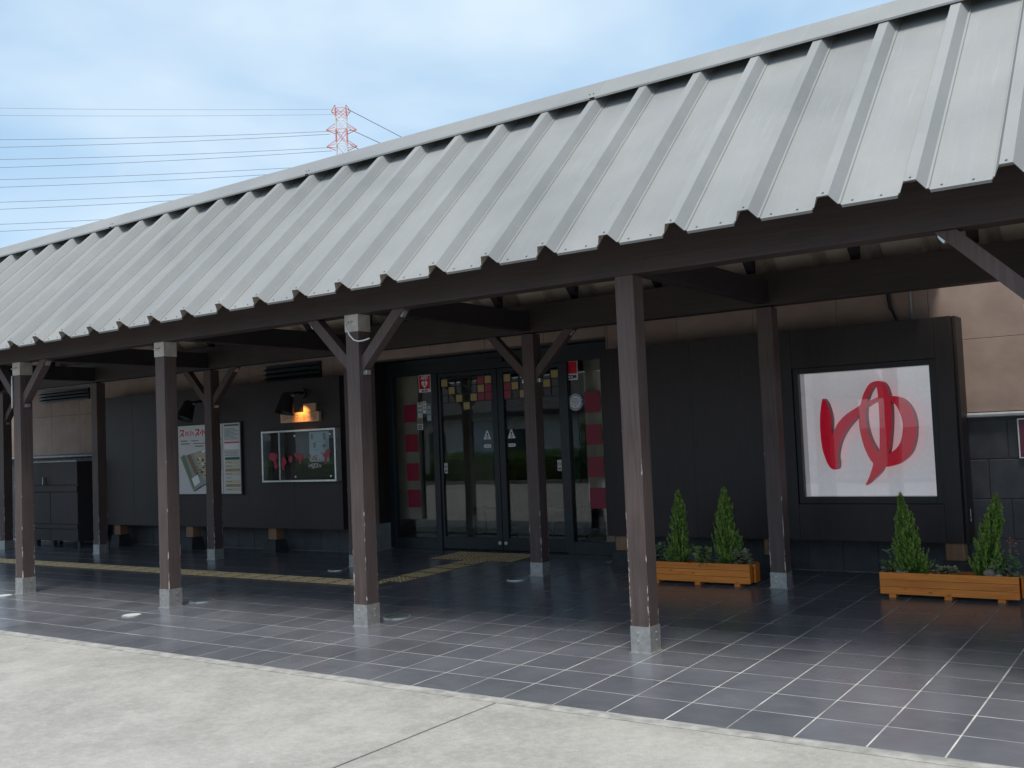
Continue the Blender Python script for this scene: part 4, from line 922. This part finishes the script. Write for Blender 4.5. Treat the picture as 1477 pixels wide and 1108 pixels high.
# ------------------------------------------------------------------ pylon and power lines
tw = thing('pylon', 'red and white lattice power pylon rising behind the roof', 'pylon', (-124.6, 130, 0))
TX, TY = -124.9, 130.0; ang = R(40)
def tpt(sx, sy, z):
    hw = .95+max(0, 52-z)*.085; a, b = sx*hw, sy*hw; return (TX+a*math.cos(ang)-b*math.sin(ang), TY+a*math.sin(ang)+b*math.cos(ang), z)
zl2 = [0, 9, 17, 24, 30, 35, 39.5, 43.5, 47, 50, 52.8, 55.3, 57.8, 60, 61.6]
for i in range(len(zl2)-1):
    m = MB(); z0, z1 = zl2[i], zl2[i+1]; w = .085
    for sx, sy in ((-1, -1), (1, -1), (1, 1), (-1, 1)): m.bar(tpt(sx, sy, z0), tpt(sx, sy, z1), w*1.5)
    for (a, b) in (((-1, -1), (1, -1)), ((1, -1), (1, 1)), ((1, 1), (-1, 1)), ((-1, 1), (-1, -1))):
        m.bar(tpt(*a, z0), tpt(*b, z1), w); m.bar(tpt(*b, z0), tpt(*a, z1), w); m.bar(tpt(*a, z1), tpt(*b, z1), w)
    build('lattice_section', m, 'tower_red' if i % 2 else 'tower_white', tw)
arms = []
for z, Lr in ((61.2, 1.7), (57.9, 2.7), (54.9, 2.7), (51.6, 3.4), (48.1, 3.4), (44.5, 3.5)):
    for s in (-1, 1):
        m = MB(); tip = Vector((TX+s*Lr*math.cos(ang), TY+s*Lr*math.sin(ang), z))
        for sy in (-1, 1): m.bar(tpt(s, sy, z-.5), tip, .11); m.bar(tpt(s, sy, z+.9), tip, .09)
        m.bar(tpt(s, -1, z+.9), tpt(s, 1, z-.5), .08); build('cross_arm', m, 'tower_red', tw)
cab = [((-125.3, 130.0, 61.7), (-180.6, 80.8, 62.7)), ((-126.9, 130.0, 61.1), (-183.0, 81.8, 62.1)), ((-127.6, 130.0, 58.2), (-187.4, 83.8, 59.2)), ((-127.7, 130.0, 57.7), (-191.2, 85.5, 58.7)),
       ((-127.3, 130.0, 55.2), (-190.0, 84.9, 56.2)), ((-127.4, 130.0, 54.6), (-194.1, 86.7, 55.6)), ((-128.2, 130.0, 52.1), (-192.4, 86.0, 53.1)), ((-128.2, 130.0, 51.2), (-194.9, 87.1, 52.2)),
       ((-128.3, 130.0, 48.5), (-195.1, 87.2, 49.5)), ((-128.4, 130.0, 47.7), (-197.9, 88.4, 48.7)), ((-128.5, 130.0, 45.0), (-198.4, 88.6, 46.0)), ((-128.5, 130.0, 44.1), (-200.9, 89.7, 45.1))]
ordn = ['topmost', 'second', 'third', 'fourth', 'fifth', 'sixth', 'seventh', 'eighth', 'ninth', 'tenth', 'eleventh', 'lowest']
for i, (a, b) in enumerate(cab):
    a, b = Vector(a), Vector(b); pts = []
    for k in range(13):
        t = k/12*1.25; p = a.lerp(b, t); p.z -= 2.0*t*(1.25-t) if i > 1 else 1.2*t*(1.25-t); pts.append(tuple(p))
    tag(build('power_line', MB().tube(pts, .042 if i > 1 else .026, 5), 'wire', None), 'thin dark power line left of the pylon, %s of the twelve from above' % ordn[i], 'power line', 'power lines on the left of the pylon')
for (a, b, lab) in (((-123.49, 130, 61.4), (-130, 165, 61), 'topmost power line falling to the right of the pylon'), ((-123.1, 130, 57.7), (-129, 165, 57.6), 'middle power line falling to the right of the pylon'), ((-122.9, 130, 54.8), (-129.5, 165, 53.5), 'lowest power line right of the pylon just above the roof')):
    a, b = Vector(a), Vector(b); pts = [tuple(a.lerp(b, k/8*6)-Vector((0, 0, .0))) for k in range(9)]
    tag(build('power_line', MB().tube(pts, .06, 5), 'wire', None), lab, 'power line', 'power lines on the right of the pylon')

# ------------------------------------------------------------------ what the glass doors mirror: hedge and house across the yard
hd = thing('hedge', 'clipped green hedge across the yard mirrored in the glass doors', 'hedge', (-24, -10.3, 0)); rg = random.Random(21)
hm = MB(); hc = MB()
def hedge(x0, x1, y0, y1, z1, n):
    hc.box(x0+.15, x1-.15, y0+.15, y1-.15, 0, z1-.15)
    for i in range(n):
        x, y, z = rg.uniform(x0, x1), rg.uniform(y0, y1), rg.uniform(.03, z1)
        f_ = rg.random()
        if f_ < .6: y = y1+rg.gauss(0, .06)
        elif f_ < .85: z = z1+rg.gauss(0, .06)
        a = Vector((rg.gauss(0, 1), rg.gauss(0, 1), rg.gauss(0, 1))).normalized(); b = a.orthogonal().normalized(); s = rg.uniform(.05, .09); c = Vector((x, y, z))
        hm.add([c-a*s, c-b*s*.5, c+a*s, c+b*s*.5], [(0, 1, 2, 3)])
hedge(-38, -19.2, -11.0, -9.75, 1.10, 14000); hedge(-19.4, -15, -11.4, -9.8, 2.2, 7000)
build('branches', hc, 'hedge_leaf', hd); build('foliage', hm, 'hedge_leaf', hd)
ob = thing('house', 'low pale house with dark roof across the yard, mirrored in the glass', 'house', (-26, -17, 0))
B('wall', -44, -12, -21, -15, -.12, 2.7, 'opp_wall', ob); build('roof', MB().prism([(-22, 2.703), (-14.3, 2.703), (-14.3, 2.9), (-18, 4.6), (-22, 2.9)], 'x', -45, -11), 'opp_roof', ob)
for x in (-40, -35, -30.5, -26, -21.5, -17): 
    w_ = B('window', x-.7, x+.7, -14.998, -14.96, 1.0, 2.1, 'frame_dark', ob); B('pane', x-.62, x+.62, -14.959, -14.95, 1.06, 2.04, 'disc_glass', w_)
print('objects', len(bpy.data.objects), 'tris', sum(len(o.data.polygons) for o in bpy.data.objects if o.type == 'MESH')*2)
